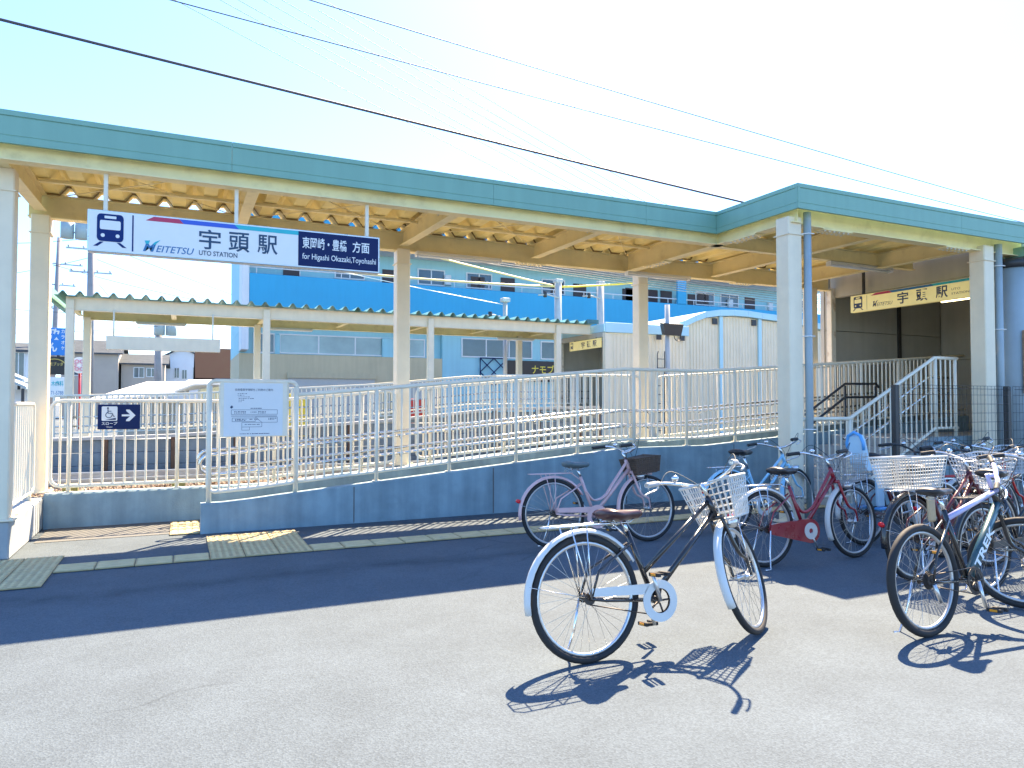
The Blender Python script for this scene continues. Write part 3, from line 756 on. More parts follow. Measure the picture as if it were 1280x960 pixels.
MB().tube([(7.9, YR+.09, sbase(7)+.62), (9.60, YR+.09, sbase(9.7)+.62), (10.1, YR+.09, sbase(9.7)+.62)], .018, 8).build("handrail", "steel", SR)
MB().tube([(7.9, YR+.09, sbase(7)+.84), (9.60, YR+.09, sbase(9.7)+.84), (10.1, YR+.09, sbase(9.7)+.84)], .018, 8).build("handrail", "steel", SR)
meb = MB().tube([(0,0,0),(0,0,.98)], .0105, 6, caps=False).mesh("baluster", "railgrey")
x = 6.9
while x < 10.1: obj("baluster", meb, SR, (x, YR, sbase(x)+.125)); x += .105
for x in (6.82, 7.9, 8.75, 9.62, 10.05): MB().tube([(x, YR, sbase(x) if x > 7.8 else .004), (x, YR, sbase(x)+1.1)], .024, 8).build("post", "railgrey", SR)
SH = thing("stair_handrail", "stainless double handrail coloured dark for shade on the far side of the entrance stairs", "handrail", (0, 0, 0))
for dz in (0, -.22):
    MB().tube([(8.97, 8.28, 1.235+dz), (9.86, 8.28, 1.73+dz), (10.6, 8.28, 1.74+dz), (10.66, 8.28, 1.68+dz)], .02, 8).build("rail", "darkmetal", SH)  # stainless rail and posts get a dark colour for the shade there
for x, z in ((9.05, .45), (9.86, LZ), (10.58, LZ)): MB().tube([(x, 8.28, z), (x, 8.28, z+.8)], .017, 8).build("post", "darkmetal", SH)

HS = thing("station_house", "grey panelled station entrance hall at the right end of the canopy", "station", (0, 0, 0))
for i, (a, b) in enumerate(((11.22, 13.18), (13.2, 14.5))):
    for z0, z1 in ((.3, 1.55), (1.56, 2.80), (2.81, 3.83)): MB().cbox(a, b, 9.78, 9.86, z0, z1, .006).build("wall_panel", "wallgrey", HS)
MB().box(11.2, 14.75, 9.865, 9.95, .2, 3.92).build("outer_skin", "wallgrey", HS)
MB().box(14.585, 14.68, 6.5, 9.86, .2, 3.838).build("outer_skin", "wallgrey", HS)
MB().box(11.3, 16.4, 6.465, 6.49, .1, 3.835).build("outer_skin", "wallgrey", HS)
MB().box(13.15, 13.23, 9.74, 9.779, .3, 3.83).build("wall_post", "darkmetal", HS)
for y0, y1 in ((6.5, 8.1), (8.11, 9.775)):
    for z0, z1 in ((.9, 2.30), (2.31, 3.83)): MB().cbox(14.5, 14.58, y0, y1, z0, z1, .006).build("wall_panel", "wallgrey", HS)
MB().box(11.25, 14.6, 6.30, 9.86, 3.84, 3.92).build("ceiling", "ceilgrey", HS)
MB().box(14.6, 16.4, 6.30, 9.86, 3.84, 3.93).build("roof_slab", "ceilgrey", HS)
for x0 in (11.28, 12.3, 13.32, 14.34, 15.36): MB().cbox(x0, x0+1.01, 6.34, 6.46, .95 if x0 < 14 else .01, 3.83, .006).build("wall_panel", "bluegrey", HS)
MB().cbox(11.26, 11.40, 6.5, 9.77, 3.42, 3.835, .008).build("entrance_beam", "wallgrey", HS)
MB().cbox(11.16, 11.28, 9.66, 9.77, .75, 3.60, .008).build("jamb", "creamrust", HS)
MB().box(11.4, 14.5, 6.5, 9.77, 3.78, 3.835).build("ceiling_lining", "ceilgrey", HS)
# big round duct at the frame edge
DU = thing("round_duct", "large pale blue grey round duct with conduits under the canopy's right end", "duct", (10.98, 6.30, 0))
MB().tube([(0,0,.01),(0,0,3.40)], .23, 24).build("barrel", "bluegrey", DU)
MB().tube([(0,0,3.36),(0,0,3.40),(0,0,3.46),(0,0,3.50)], [.25,.28,.28,.21], 24).build("collar", "darkmetal", DU)
MB().tube([(.02,-.26,.3),(.02,-.26,3.35)], .022, 8).build("conduit", "ltblue", DU)
for z in (3.1, 2.0, 1.0): MB().tube([(-.05,-.225,z),(.02,-.288,z),(.09,-.225,z)], .008, 5).build("clip", "white", DU)
MB().cbox(-.17, -.05, -.245, -.20, 1.55, 2.45, .01).build("weathered_board", "rustboard", DU)
# entrance sign, faces -X
ES = thing("entrance_sign", "yellowed station name sign hanging over the entrance opening", "sign", (0, 0, 0))
UY = (0, -1, 0); EX = 11.05
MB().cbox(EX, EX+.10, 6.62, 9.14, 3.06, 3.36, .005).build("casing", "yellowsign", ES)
EO = (EX, 0, 0)
def EU(y): return -y
train_icon(EO, UY, UZ, -9.08, -8.88, 3.085, 3.335, "ink", "yellowsign", ES)
plate([(-8.80,3.08),(-8.795,3.08),(-8.795,3.34),(-8.80,3.34)], EO, UY, UZ, .002, "ink", ES, "divider")
plate([(-8.72,3.315),(-8.30,3.315),(-8.36,3.355),(-8.62,3.355)], EO, UY, UZ, .002, "crimson", ES, "stripe")
plate([(-8.30,3.315),(-7.55,3.315),(-7.60,3.355),(-8.36,3.355)], EO, UY, UZ, .002, "logoblue", ES, "stripe")
plate([(-7.55,3.315),(-6.62,3.315),(-6.62,3.355),(-7.60,3.355)], EO, UY, UZ, .002, "cyan", ES, "stripe")
logo_m(EO, UY, UZ, -8.68, -8.58, 3.115, 3.215, ES, "ink", "ink")
text("EITETSU", (-8.60, -8.29, 3.115, 3.175), EO, UY, UZ, "ink", ES, shear=.3)
for ch, a in (("宇", -8.20), ("頭", -7.86), ("駅", -7.52)): text(ch, (a, a+.20, 3.10, 3.295), EO, UY, UZ, "ink", ES, bold=.02)
text("UTO", (-7.26, -7.12, 3.20, 3.235), EO, UY, UZ, "ink", ES); text("STATION", (-7.26, -6.98, 3.13, 3.165), EO, UY, UZ, "ink", ES)
for y in (6.9, 8.9): MB().cbox(EX+.03, EX+.07, y-.02, y+.02, 3.362, 3.84, .003).build("hanger", "darkmetal", ES)
TL = thing("entrance_light", "lit warm fluorescent tube inside the station entrance", "lamp", (12.5, 7.7, 3.26))
MB().tube([(0, .7, 0), (0, -.7, 0)], .022, 8).build("tube", "tubelit", TL)
MB().cbox(-.05, .05, -.74, .74, .03, .09, .005).build("housing", "ceilgrey", TL)
for y in (-.6, .6): MB().tube([(0, y, .09), (0, y, .52)], .008, 5).build("stem", "darkmetal", TL)

# ---- wire mesh fence in front of the stairs
WF = thing("wire_fence", "dark wire mesh fence between the bicycles and the stairs", "fence", (0, 0, 0))
for x in (8.06, 10.33, 12.6): 
    p = MB().cbox(x-.035, x+.035, 6.0, 6.07, 0, 1.64, .006).build("post", "darkmetal", WF)
for a, b in ((8.10, 10.29), (10.37, 12.56)):
    mb = MB(); x = a
    while x <= b: mb.tube([(x, 5.985, .06), (x, 5.985, 1.64)], .0026, 3, caps=False, smooth=False); x += .075
    z = .08
    for z in [.08 + .12*i for i in range(14)]: mb.tube([(a, 5.980, z), (b, 5.980, z)], .0032, 3, caps=False, smooth=False)
    mb.tube([(a, 5.96, 1.60), (b, 5.96, 1.60)], .004, 3, caps=False, smooth=False)
    mb.build("mesh_panel", "darkmetal", WF)

# ================================================================== OPPOSITE SIDE OF THE TRACKS
def lerp_tab(tab):
    def f(x):
        if x <= tab[0][0]: return tab[0][1]
        for (a, za), (b, zb) in zip(tab[:-1], tab[1:]):
            if x <= b: return za + (zb-za)*(x-a)/(b-a)
        return tab[-1][1]
    return f
pw = lerp_tab([(-2.6, .63), (0, .69), (5, .98), (8.3, 1.29), (11.6, 1.33)])
pw2 = lambda x: 1.4 + (pw(x/.702) - 1.4)*.702
OP = [-6.0 + .98*i for i in range(15)] + [8.2]
PW = thing("platform_wall", "shaded blue grey panel wall with rusty posts beyond the track", "retaining wall", (0, 0, 0))
for a, b in zip(OP[:-1], OP[1:]):
    z = 0.20; top = pw2((a+b)/2)-.03
    while z < top - .05:
        h = min(.21, top - z); MB().cbox(a+.03, b-.03, 13.22, 13.28, z, z+h-.012, .007).build("wall_panel", "platwall", PW); z += h
for a in OP: MB().cbox(a-.032, a+.032, 13.17, 13.30, .0, pw2(a)-.02, .005).build("post", "rustpost", PW)
for a, b in zip(OP[:-1], OP[1:]):
    MB().add([(a,13.15,pw2(a)),(b,13.15,pw2(b)),(b,13.34,pw2(b)),(a,13.34,pw2(a)),(a,13.15,pw2(a)-.05),(b,13.15,pw2(b)-.05),(b,13.34,pw2(b)-.05),(a,13.34,pw2(a)-.05)],
             [(0,1,2,3),(4,7,6,5),(0,4,5,1),(1,5,6,2),(2,6,7,3),(3,7,4,0)]).build("coping", "concretelight", PW)
tag(MB().add([(-2.6,18.8,.4),(5,18.8,.72),(11.6,18.8,1.05),(11.6,21.6,1.05),(5,21.6,.72),(-2.6,21.6,.4)], [(0,1,4,5),(1,2,3,4)]).build("platform_ramp", "concretelight"), kind="structure")
tag(MB().cbox(-4.5, 3.0, 12.72, 12.94, .2, .34, .01).build("cable_trough", "concretelight"), "pale concrete cable trough at the foot of the panel wall", "cable trough")
for i, (x, lab) in enumerate(((-1.20, "left"), (-.02, "right"))):
    b_ = thing("marker_post", "small mossy concrete marker at the %s foot of the cream railing" % lab, "marker", (x, 10.05, .24))
    MB().cbox(-.08, .08, -.06, .06, .0, .20, .012).build("block", "moss", b_)
OF = thing("platform_railing", "cream railing along the opposite ramp beyond the tracks", "railing", (0, 0, 0))
ofx = [-2.6, -1.2, 0, 1.5, 3.2, 5, 6.6, 8.3, 10.0, 11.5]
off = .95
for dz, r_ in ((off, .022), (.10, .018)): MB().tube([(x, 18.9, pw(x)+dz) for x in ofx], r_, 6).build("rail", "rail", OF)
meb = MB().tube([(0,0,0),(0,0,.85)], .013, 4, caps=False).mesh("baluster", "rail")
mep = MB().tube([(0,0,0),(0,0,.95)], .026, 6, caps=False).mesh("post", "rail")
x = -2.6; i = 0
while x < 11.5:
    obj("post" if i % 9 == 0 else "baluster", mep if i % 9 == 0 else meb, OF, (x, 18.9, pw(x) + (0 if i % 9 == 0 else .1))); x += .115; i += 1
OB = thing("platform_back_railing", "cream rear railing of the opposite ramp, under the low canopy", "railing", (0, 0, 0))
for dz in (1.05, .15): MB().tube([(x, 21.2, pw(x)-.05+dz) for x in ofx], .02, 6).build("rail", "rail", OB)
meb2 = MB().tube([(0,0,0),(0,0,.9)], .013, 4, caps=False).mesh("baluster", "rail")
x = -2.6
while x < 11.5: obj("baluster", meb2, OB, (x, 21.2, pw(x)+.1)); x += .14
OH = thing("platform_handrail", "shiny double handrail on the opposite ramp", "handrail", (0, 0, 0))
for dz in (.45, .66): MB().tube([(x, 19.02, pw(x)+dz-.2) for x in ofx], .02, 6).build("rail", "steel", OH)

OC = thing("platform_canopy", "low cream canopy with wavy green roof edge across the tracks", "canopy", (0, 0, 0))
for x in (-2.33, 1.94, 6.30, 10.35): column(x, 19.0, pw(x)-.05, 3.80, .17, OC, "cream", False)
for x in (-2.2, 1.90, 6.15, 10.0): column(x, 21.0, pw(x)-.2, 3.62, .17, OC, "cream", False, False)
ibeam((-2.42, 19.0), (11.5, 19.0), .30, .30, .15, 3.85, "cream", "beam", OC)
ibeam((-2.3, 21.0), (11.5, 21.0), .30, .30, .14, 3.85, "beam", "beam", OC)
for x in (-2.33, -.2, 1.94, 4.1, 6.30, 8.3, 10.35): ibeam((x, 19.08), (x, 20.92), .24, .22, .12, 3.845, "beam", "cross_beam", OC)
corrugated(-2.62, 11.5, 18.72, 21.4, 3.855, "roof_sheet", "tealroof", OC, .333, .10)
MB().box(-2.70, -2.66, 18.55, 21.5, 3.70, 4.02).build("end_fascia", "teal", OC)
MB().box(11.2, 11.6, 18.66, 18.71, 3.86, 3.98).build("end_trim", "tealseam", OC)
def olight(x0, x1, label):
    t = thing("strip_light", label, "lamp", ((x0+x1)/2, 20.9, 3.55), "fluorescent battens under the far canopy"); h = (x1-x0)/2
    MB().prism([(-.04,0),(.04,0),(.06,-.05),(-.06,-.05)], 'x', -h, h).build("housing", "lampbody", t)
    MB().tube([(-h+.03,0,-.065),(h-.03,0,-.065)], .016, 8).build("tube", "white", t)
olight(-1.1, .1, "unlit batten under the far canopy above the blank board")
olight(2.2, 3.4, "unlit batten under the far canopy above the notice sheet")
olight(9.2, 10.5, "unlit batten at the right end of the far canopy")
BS = thing("blank_sign", "blank beige sign board hanging under the far canopy", "sign", (0, 0, 0))
MB().cbox(-1.60, .85, 18.86, 18.96, 2.665, 2.985, .008).build("board", "cream", BS)
for x in (-1.45, .68): MB().tube([(x, 18.92, 2.985), (x, 18.92, 3.60)], .018, 6).build("hanger", "railgrey", BS)

# opposite station house
def ribwall(x0, x1, y, z0, zf, name, mat, parent, pitch=.13, d=.022):
    xs = []; x = x0
    while x < x1:
        for dx, dy in ((0, 0), (.05, 0), (.065, d), (.115, d)):
            if x+dx < x1: xs.append((x+dx, dy))
        x += pitch
    xs.append((x1, 0)); V = []; F = []
    for px, dy in xs: V += [(px, y+dy, z0), (px, y+dy, zf(px))]
    for i in range(len(xs)-1): F.append((2*i, 2*i+2, 2*i+3, 2*i+1))
    n = len(V); V += [(x1, y+.12, z0), (x1, y+.12, zf(x1)), (x0, y+.12, zf(x0)), (x0, y+.12, z0)]
    F += [(n-2, n, n+1, n-1), (n, n+3, n+2, n+1), (n+3, 0, 1, n+2)]
    return MB().add(V, F).build(name, mat, parent)
archz = lerp_tab([(12.6, 3.50), (13.4, 3.72), (14.1, 3.92), (14.71, 4.09), (15.2, 4.30), (15.62, 4.44), (16.2, 4.53), (16.8, 4.565), (17.4, 4.56), (18.03, 4.52), (19.2, 4.46), (20.27, 4.36), (21.26, 4.21), (22.4, 3.98), (24, 3.6)])
OS = thing("platform_station_house", "white ribbed station house with low entrance block across the tracks", "station", (0, 0, 0))
ribwall(11.72, 14.62, 18.22, .2, lambda x: 3.56, "ribbed_wall", "ribwall", OS)
MB().cbox(11.52, 14.64, 18.14, 18.21, 3.56, 3.86, .01).build("fascia", "ltblue", OS)
MB().cbox(11.54, 11.72, 18.2, 18.36, .2, 3.555, .01).build("corner_post", "ribwall", OS)
MB().box(11.6, 14.6, 18.36, 21.4, 3.60, 3.84).build("roof", "ltblue", OS)
MB().box(13.2, 13.3, 18.4, 21.3, 1.0, 3.59).build("inner_wall", "wallgrey", OS)
MB().box(11.6, 13.2, 21.2, 21.3, 1.0, 3.59).build("rear_wall", "wallgrey", OS)
MB().box(11.6, 13.2, 18.4, 21.2, .3, 1.05).build("floor", "concretelight", OS)
MB().cbox(11.60, 11.68, 18.4, 21.2, 3.44, 3.595, .005).build("entrance_beam", "wallgrey", OS)
MB().cbox(11.56, 11.68, 21.0, 21.2, 1.0, 3.43, .01).build("jamb", "creamrust", OS)
for x in (13.45, 14.35): MB().cbox(x-.09, x+.09, 18.10, 18.135, 3.40, 3.555, .004).build("vent", "darkmetal", OS)
o_s = thing("platform_entrance_sign", "small yellow name sign in the opposite station entrance", "sign", (0, 0, 0))
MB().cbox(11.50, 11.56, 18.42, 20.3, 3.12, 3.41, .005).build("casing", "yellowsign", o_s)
eo = (11.5, 0, 0)
train_icon(eo, UY, UZ, -20.24, -20.06, 3.15, 3.38, "ink", "yellowsign", o_s)
for ch, a in (("宇", -19.55), ("頭", -19.2), ("駅", -18.85)): text(ch, (a, a+.22, 3.16, 3.36), eo, UY, UZ, "ink", o_s, bold=.02)
for y in (18.7, 20.0): MB().cbox(11.515, 11.545, y-.015, y+.015, 3.412, 3.44, .002).build("hanger", "darkmetal", o_s)
AH = thing("arched_hall", "white ribbed hall with a shallow arched pale blue roof edge across the tracks", "building", (0, 0, 0))
ribwall(14.80, 23.0, 18.60, .2, lambda x: archz(x)-.22, "ribbed_wall", "ribwall", AH)
ax = [14.1, 14.71, 15.2, 15.62, 16.2, 16.8, 17.4, 18.03, 19.2, 20.27, 21.26, 22.4, 23.2]
for a, b in zip(ax[:-1], ax[1:]):
    V = [(a+.004,18.45,archz(a)-.20),(b-.004,18.45,archz(b)-.20),(b-.004,18.45,archz(b)),(a+.004,18.45,archz(a)),(a+.004,22,archz(a)-.20),(b-.004,22,archz(b)-.20),(b-.004,22,archz(b)),(a+.004,22,archz(a))]
    MB().add(V, [(0,1,2,3),(7,6,5,4),(0,4,5,1),(1,5,6,2),(2,6,7,3),(3,7,4,0)]).build("roof_panel", "ltblue", AH)
for x in (14.76, 16.3, 18.0, 19.7, 21.4): MB().cbox(x-.07, x+.07, 18.53, 18.595, .2, archz(x)-.21, .006).build("pilaster", "ltblue", AH)
for x in (16.05, 17.75, 19.45): MB().cbox(x-.10, x+.10, 18.545, 18.59, archz(x)-.46, archz(x)-.26, .004).build("vent", "darkmetal", AH)
MB().box(14.8, 23.0, 18.75, 21.9, .2, 3.6).build("rear_block", "ribwall", AH)
FL = thing("floodlight", "black floodlight on a grey pole in front of the ribbed walls", "floodlight", (13.38, 17.6, 0))
MB().tube([(0,0,.15),(0,0,4.42)], .075, 10).build("pole", "polelight", FL)
MB().add([(-.42,-.35,3.80),(.34,-.35,3.80),(.38,-.02,3.86),(-.30,-.02,3.86),(-.28,-.25,3.46),(.32,-.25,3.46),(.36,-.02,3.50),(-.22,-.02,3.50)],
         [(0,1,2,3),(7,6,5,4),(0,4,5,1),(1,5,6,2),(2,6,7,3),(3,7,4,0)]).build("lamp_head", "darkmetal", FL)
MB().tube(arc((.30,-.12,3.46), .14, R(180), R(360), 6), .015, 5).build("cable_loop", "darkmetal", FL)
lad = MB()
for dx in (-.38, -.12): lad.tube([(dx, .0, .4), (dx, .0, 2.9), (dx*.9, .0, 3.0)], .015, 5)
for i in range(9): lad.tube([(-.38, 0, .6+.27*i), (-.12, 0, .6+.27*i)], .011, 5)
lad.build("ladder", "darkmetal", FL)

# ---- goods stacked behind the far railing
for i, (x, c, h, lab) in enumerate(((7.5, "brightred", 1.6, "red crate stack seen through the far railing"), (3.35, "yellow", 1.75, "yellow crate stack seen through the far railing"))):
    t = thing("crate_stack", lab, "crate", (x, 24.5, 0))
    for k in range(4): MB().cbox(-.45, .45, -.3, .3, k*h/4 + .004, (k+1)*h/4 - .01, .02).build("crate", c, t)
# white shelter roof at left
WT = thing("white_shelter", "low white shelter roof behind the opposite ramp at left", "shelter", (0, 24, 0))
def slab(pts, th, name, mat, parent):
    P = [Vector(p) for p in pts]; n = len(P); V = P + [p - Vector((0,0,th)) for p in P]
    return MB().add(V, [tuple(range(n)), tuple(range(n, 2*n))[::-1]] + [(i, (i+1) % n, n+(i+1) % n, n+i) for i in range(n)]).build(name, mat, parent)
slab([(-2.35,-.6,1.56),(.2,-.6,1.72),(.25,1.6,2.14),(-1.0,1.6,2.12)], .06, "roof", "tentwhite", WT)
slab([(-.2,-.65,1.80),(.35,-.65,2.02),(2.5,-.65,2.10),(2.5,1.7,2.25),(.2,1.7,2.2)], .06, "roof", "tentwhite", WT)
for x, y in ((-2.0,-.4),(.1,-.4),(2.3,-.4),(2.3,1.5),(-.9,1.4)): MB().tube([(x,y,0),(x,y,1.62 if x<0 else 1.8)], .03, 6).build("leg", "white", WT)
MB().cbox(-1.8, 2.3, 1.3, 1.36, .02, 1.5, .01).build("back_panel", "shutter", WT)

# ================================================================== BLUE APARTMENT BLOCK
BB = thing("apartment_block", "bright blue and cyan apartment block filling the background", "building", (0, 0, 0))
X0, X1 = 2.25, 37.0
MB().box(X0, X1, 33.4, 39, 4.55, 11.4).build("wall", "bldcyan", BB)
MB().box(X0, 11.55, 33.0, 39, 0, 3.62).build("wall", "bldbeige", BB)
MB().box(11.56, X1, 33.0, 39, 0, 5.28).build("wall", "bldcyan", BB)
MB().box(X0, 11.55, 33.3, 39, 3.63, 4.54).build("wall", "bldcyan", BB)
for z0, z1 in ((5.30, 6.98), (8.45, 10.0)):
    MB().cbox(X0+.3, X1, 32.0, 32.16, z0, z1, .02).build("parapet", "bldblue", BB)
    MB().box(X0+.3, X1, 32.17, 33.39, z0+.02, z0+.22).build("corridor_slab", "bldwhite", BB)
    MB().tube([(X0+.3, 32.1, z1+.28), (X1, 32.1, z1+.28)], .03, 5).build("corridor_rail", "bldwhite", BB)
    x = X0+.6
    me = MB().tube([(0,0,0),(0,0,.28)], .02, 5).mesh("rail_stub", "bldwhite")
    while x < X1: obj("rail_stub", me, BB, (x, 32.1, z1)); x += 1.8
MB().cbox(X0, X0+.3, 31.95, 33.39, 3.7, 11.2, .02).build("end_fin", "bldwhite", BB)
MB().cbox(25.05, 25.65, 31.98, 32.15, 6.985, 8.445, .02).build("pillar", "bldblue", BB)
MB().cbox(36.4, 37.0, 31.98, 32.15, 6.985, 8.445, .02).build("pillar", "bldblue", BB)
MB().box(X0-.1, X1+.2, 31.7, 39.3, 11.4, 11.8).build("roof", "bldblue", BB)
def window(x0, x1, z0, z1, y, parent, glass="glass", panes=2, fr="winframe", sill=False):
    w = MB()
    t = .06
    w.box(x0-t, x1+t, y-.06, y+.0, z1, z1+t); w.box(x0-t, x1+t, y-.06, y+.0, z0-t, z0); w.box(x0-t, x0, y-.06, y, z0, z1); w.box(x1, x1+t, y-.06, y, z0, z1)
    for k in range(1, panes):
        xm = x0 + (x1-x0)*k/panes; w.box(xm-.03, xm+.03, y-.05, y, z0, z1)
    f = w.build("window", fr, parent)
    for k in range(panes):
        a = x0 + (x1-x0)*k/panes + (.03 if k else 0); b = x0 + (x1-x0)*(k+1)/panes - (.03 if k < panes-1 else 0)
        MB().box(a, b, y-.03, y-.012, z0, z1).build("pane", glass, f)
    if sill: MB().box(x0-.1, x1+.1, y-.12, y-.001, z0-t-.05, z0-t).build("sill", fr, f)
def bdoor(x0, x1, z0, z1, y, parent):
    d = MB().cbox(x0, x1, y-.05, y-.001, z0, z1, .01).build("door", "door", parent); MB().ball((x1-.12, y-.08, (z0+z1)/2), .04, 8, 5).build("handle", "alloy", d)
for s_ in range(6):
    o = s_*4.55
    bdoor(4.1+o*1.0, 4.85+o, 5.54, 7.85, 33.4, BB)
    if 10.0 + o*1.0 < 12: pass
for x in (6.2, 10.05, 12.5, 16.6, 26.4, 28.2, 34.0): window(x*1.04, x*1.04+1.3, 7.30, 7.98, 33.4, BB)
for x in (14.85, 19.15, 22.5, 23.9, 24.9, 27.6, 31.2): bdoor(x, x+.8, 5.54, 7.92, 33.4, BB)
for x, z in ((11.75, 7.5), (20.6, 7.4), (26.0, 7.4), (29.8, 7.4), (33.0, 7.4)):
    MB().cbox(x, x+.35, 33.2, 33.395, z-.2, z+.3, .03).build("meter_box", "bldwhite", BB)
window(4.0, 10.7, 3.72, 4.50, 33.3, BB, "glasspale", 4); window(2.9, 3.7, 3.72, 4.50, 33.3, BB, "glass", 1)
for x in (3.75, 10.85): MB().cbox(x, x+.22, 33.18, 33.295, 2.3, 4.5, .02).build("drain", "bldcyan", BB)
MB().cbox(8.6, 9.4, 33.12, 33.29, 0, 4.53, .03).build("pilaster", "bldcyan", BB)
for x0_, x1_ in ((4.3, 8.2), (9.6, 11.3)):
    MB().box(x0_, x1_, 32.93, 32.995, 0.01, 2.55).build("shutter", "shutter", BB)
    MB().box(x0_-.05, x1_+.05, 32.86, 32.925, 2.56, 2.80).build("shutter_box", "bldbeige", BB)
window(12.6, 16.4, 3.78, 4.62, 33.0, BB, "glass", 3); window(17.0, 19.8, 3.78, 4.62, 33.0, BB, "glass", 2); window(20.5, 23.5, 3.78, 4.62, 33.0, BB, "glasspale", 2)
for x in (14.6, 20.1): MB().cbox(x, x+.7, 32.6, 32.99, 4.66, 5.0, .04).build("air_conditioner", "bldwhite", BB)
# shop banner below the cyan windows
BN = thing("shop_banner", "black shop banner with yellow katakana on the cyan wall", "banner", (0, 0, 0))
MB().cbox(15.0, 23.5, 32.80, 32.9, 2.55, 3.62, .01).build("panel", "boardblack", BN)
bo = (0, 32.80, 0)
text("ナモブッダ", (16.35, 18.55, 2.95, 3.42), bo, UX, UZ, "yellow", BN, bold=.012); text("ダ", (19.35, 19.8, 2.95, 3.42), bo, UX, UZ, "yellow", BN, bold=.012)
lt = MB()
for a, b in (((13.5, 2.3), (15.0, 3.7)), ((15.0, 2.3), (13.5, 3.7)), ((13.5, 2.3), (13.5, 3.7)), ((13.5, 3.7), (15.0, 3.7)), ((14.25, 2.3), (15.0, 3.0)), ((13.5, 3.0), (14.25, 3.7)), ((14.25, 2.3), (13.5, 3.0)), ((15.0, 3.0), (14.25, 3.7))):
    lt.tube([(a[0], 32.85, a[1]), (b[0], 32.85, b[1])], .03, 5)
lt.build("lattice", "navy", BN)

# ================================================================== HOUSES AT LEFT
def house(name, label, x0, x1, y0, y1, zw, zr, wallm, roofm, wins=(), ridge='x', over=.4, extra=None):
    t = thing(name, label, "house", ((x0+x1)/2, y0, 0), None)
    cx = (x0+x1)/2; hw = (x1-x0)/2; d = y1-y0
    MB().box(-hw, hw, 0, d, 0, zw).build("wall", wallm, t)
    if ridge == 'x':
        MB().prism([(-over, zw), (d/2, zr), (d+over, zw), (d+over, zw-.15), (d/2, zr-.15), (-over, zw-.15)], 'x', -hw-over, hw+over).build("roof", roofm, t)
        MB().prism([(.0, zw), (d, zw), (d/2, zr-.16)], 'x', -hw, hw).build("gable", wallm, t)
    else:
        MB().prism([(-hw-over, zw), (0, zr), (hw+over, zw), (hw+over, zw-.15), (0, zr-.15), (-hw-over, zw-.15)], 'y', -over, d+over).build("roof", roofm, t)
        MB().prism([(-hw, zw), (hw, zw), (0, zr-.16)], 'y', 0, d).build("gable", wallm, t)
    for a, b, za, zb in wins: window(a-cx, b-cx, za, zb, 0, t, "glass", 2)
    return t
house("house", "grey rendered house with blue grey tiled roof left of the blank board", -10.5, -5.7, 80, 90, 6.4, 8.0, "housewall", "rooftile", ((-9.4, -8.0, 4.2, 5.2),))
house("house", "lower grey house with small paired windows behind the blank board", -5.5, -1.6, 81, 90, 5.5, 6.7, "housewall", "rooftile", ((-4.35, -3.5, 4.1, 5.05), (-3.2, -2.4, 4.2, 5.0)))
house("house", "tall white house with small windows right of the utility pole", -2.0, 2.1, 90, 100, 6.7, 8.0, "housewhite", "rooftile", ((-.75, -.30, 4.4, 5.5), (.05, .5, 4.3, 5.3), (1.2, 1.5, 3.8, 5.6)), 'y')
house("house", "house with steep dark brown roof at the blue block's left edge", 1.0, 3.1, 45, 52, 2.9, 4.9, "bldbeige", "roofbrown", (), 'x', .3)
house("house", "cream house with balcony window between the left columns", -13.5, -9.3, 60, 68, 5.2, 6.0, "housewhite", "rooftile", ((-10.75, -10.1, 3.1, 5.0), (-12.9, -12.0, 3.1, 5.0)))
for i, (x, z, lab) in enumerate(((-9.3, 3.15, "upper small grey gabled porch roof between the left columns"), (-8.6, 2.65, "lower small grey gabled porch roof between the left columns"))):
    t = thing("porch_roof", lab, "porch", (x, 50 - i*3, 0))
    MB().prism([(-.9, z-.3), (0, z+.15), (.9, z-.3), (.9, z-.42), (0, z), (-.9, z-.42)], 'y', -.5, 2.5).build("roof", "bluegrey", t)
    for sx in (-.7, .7): MB().cbox(sx-.07, sx+.07, -.3, -.16, 0, z-.4, .01).build("post", "darkmetal", t)
    MB().box(-.8, .8, 2.0, 2.1, 0, z-.42).build("wall", "housewhite", t)
# shop signs on a pole at the left
S_ = 45.0
SB = thing("shop_sign", "stack of blue, black and white shop signs on a pole at left", "sign", (0, 0, 0))
MB().tube([(-5.5, S_+.2, 0), (-5.5, S_+.2, 5.4)], .09, 8).build("pole", "polelight", SB)
so = (0, S_, 0)
MB().cbox(-6.9, -5.72, S_, S_+.12, 4.02, 5.50, .02).build("blue_board", "boardblue", SB)
text("歌", (-6.55, -5.98, 4.85, 5.45), so, UX, UZ, "white", SB, bold=.03); text("ん", (-6.5, -6.1, 4.2, 4.7), so, UX, UZ, "white", SB, bold=.03)
for i, ch in enumerate("カラオケ"): text(ch, (-5.92, -5.76, 5.22-.3*i, 5.42-.3*i), so, UX, UZ, "white", SB, bold=.02)
MB().cbox(-6.9, -5.74, S_, S_+.12, 2.98, 3.95, .02).build("black_board", "boardblack", SB)
text("モブッダ", (-6.42, -5.80, 3.45, 3.65), so, UX, UZ, "gold", SB, bold=.02)
MB().tube(arc((-6.2, S_-.02, 3.2), .62, R(20), R(160), 10), .03, 5).build("arch_motif", "gold", SB)
MB().cbox(-6.9, -5.74, S_, S_+.12, 1.75, 2.85, .02).build("white_board", "white", SB)
text("木歯科", (-6.35, -5.78, 2.35, 2.65), so, UX, UZ, "cyan", SB, bold=.02); text("71-5788", (-6.35, -5.78, 1.9, 2.1), so, UX, UZ, "logoblue", SB)
RS = thing("round_sign", "round pink flower shop sign behind the far canopy's left column", "sign", (-5.15, 46, 0))
MB().tube([(0,0,0),(0,0,3.2)], .07, 8).build("pole", "brightred", RS)
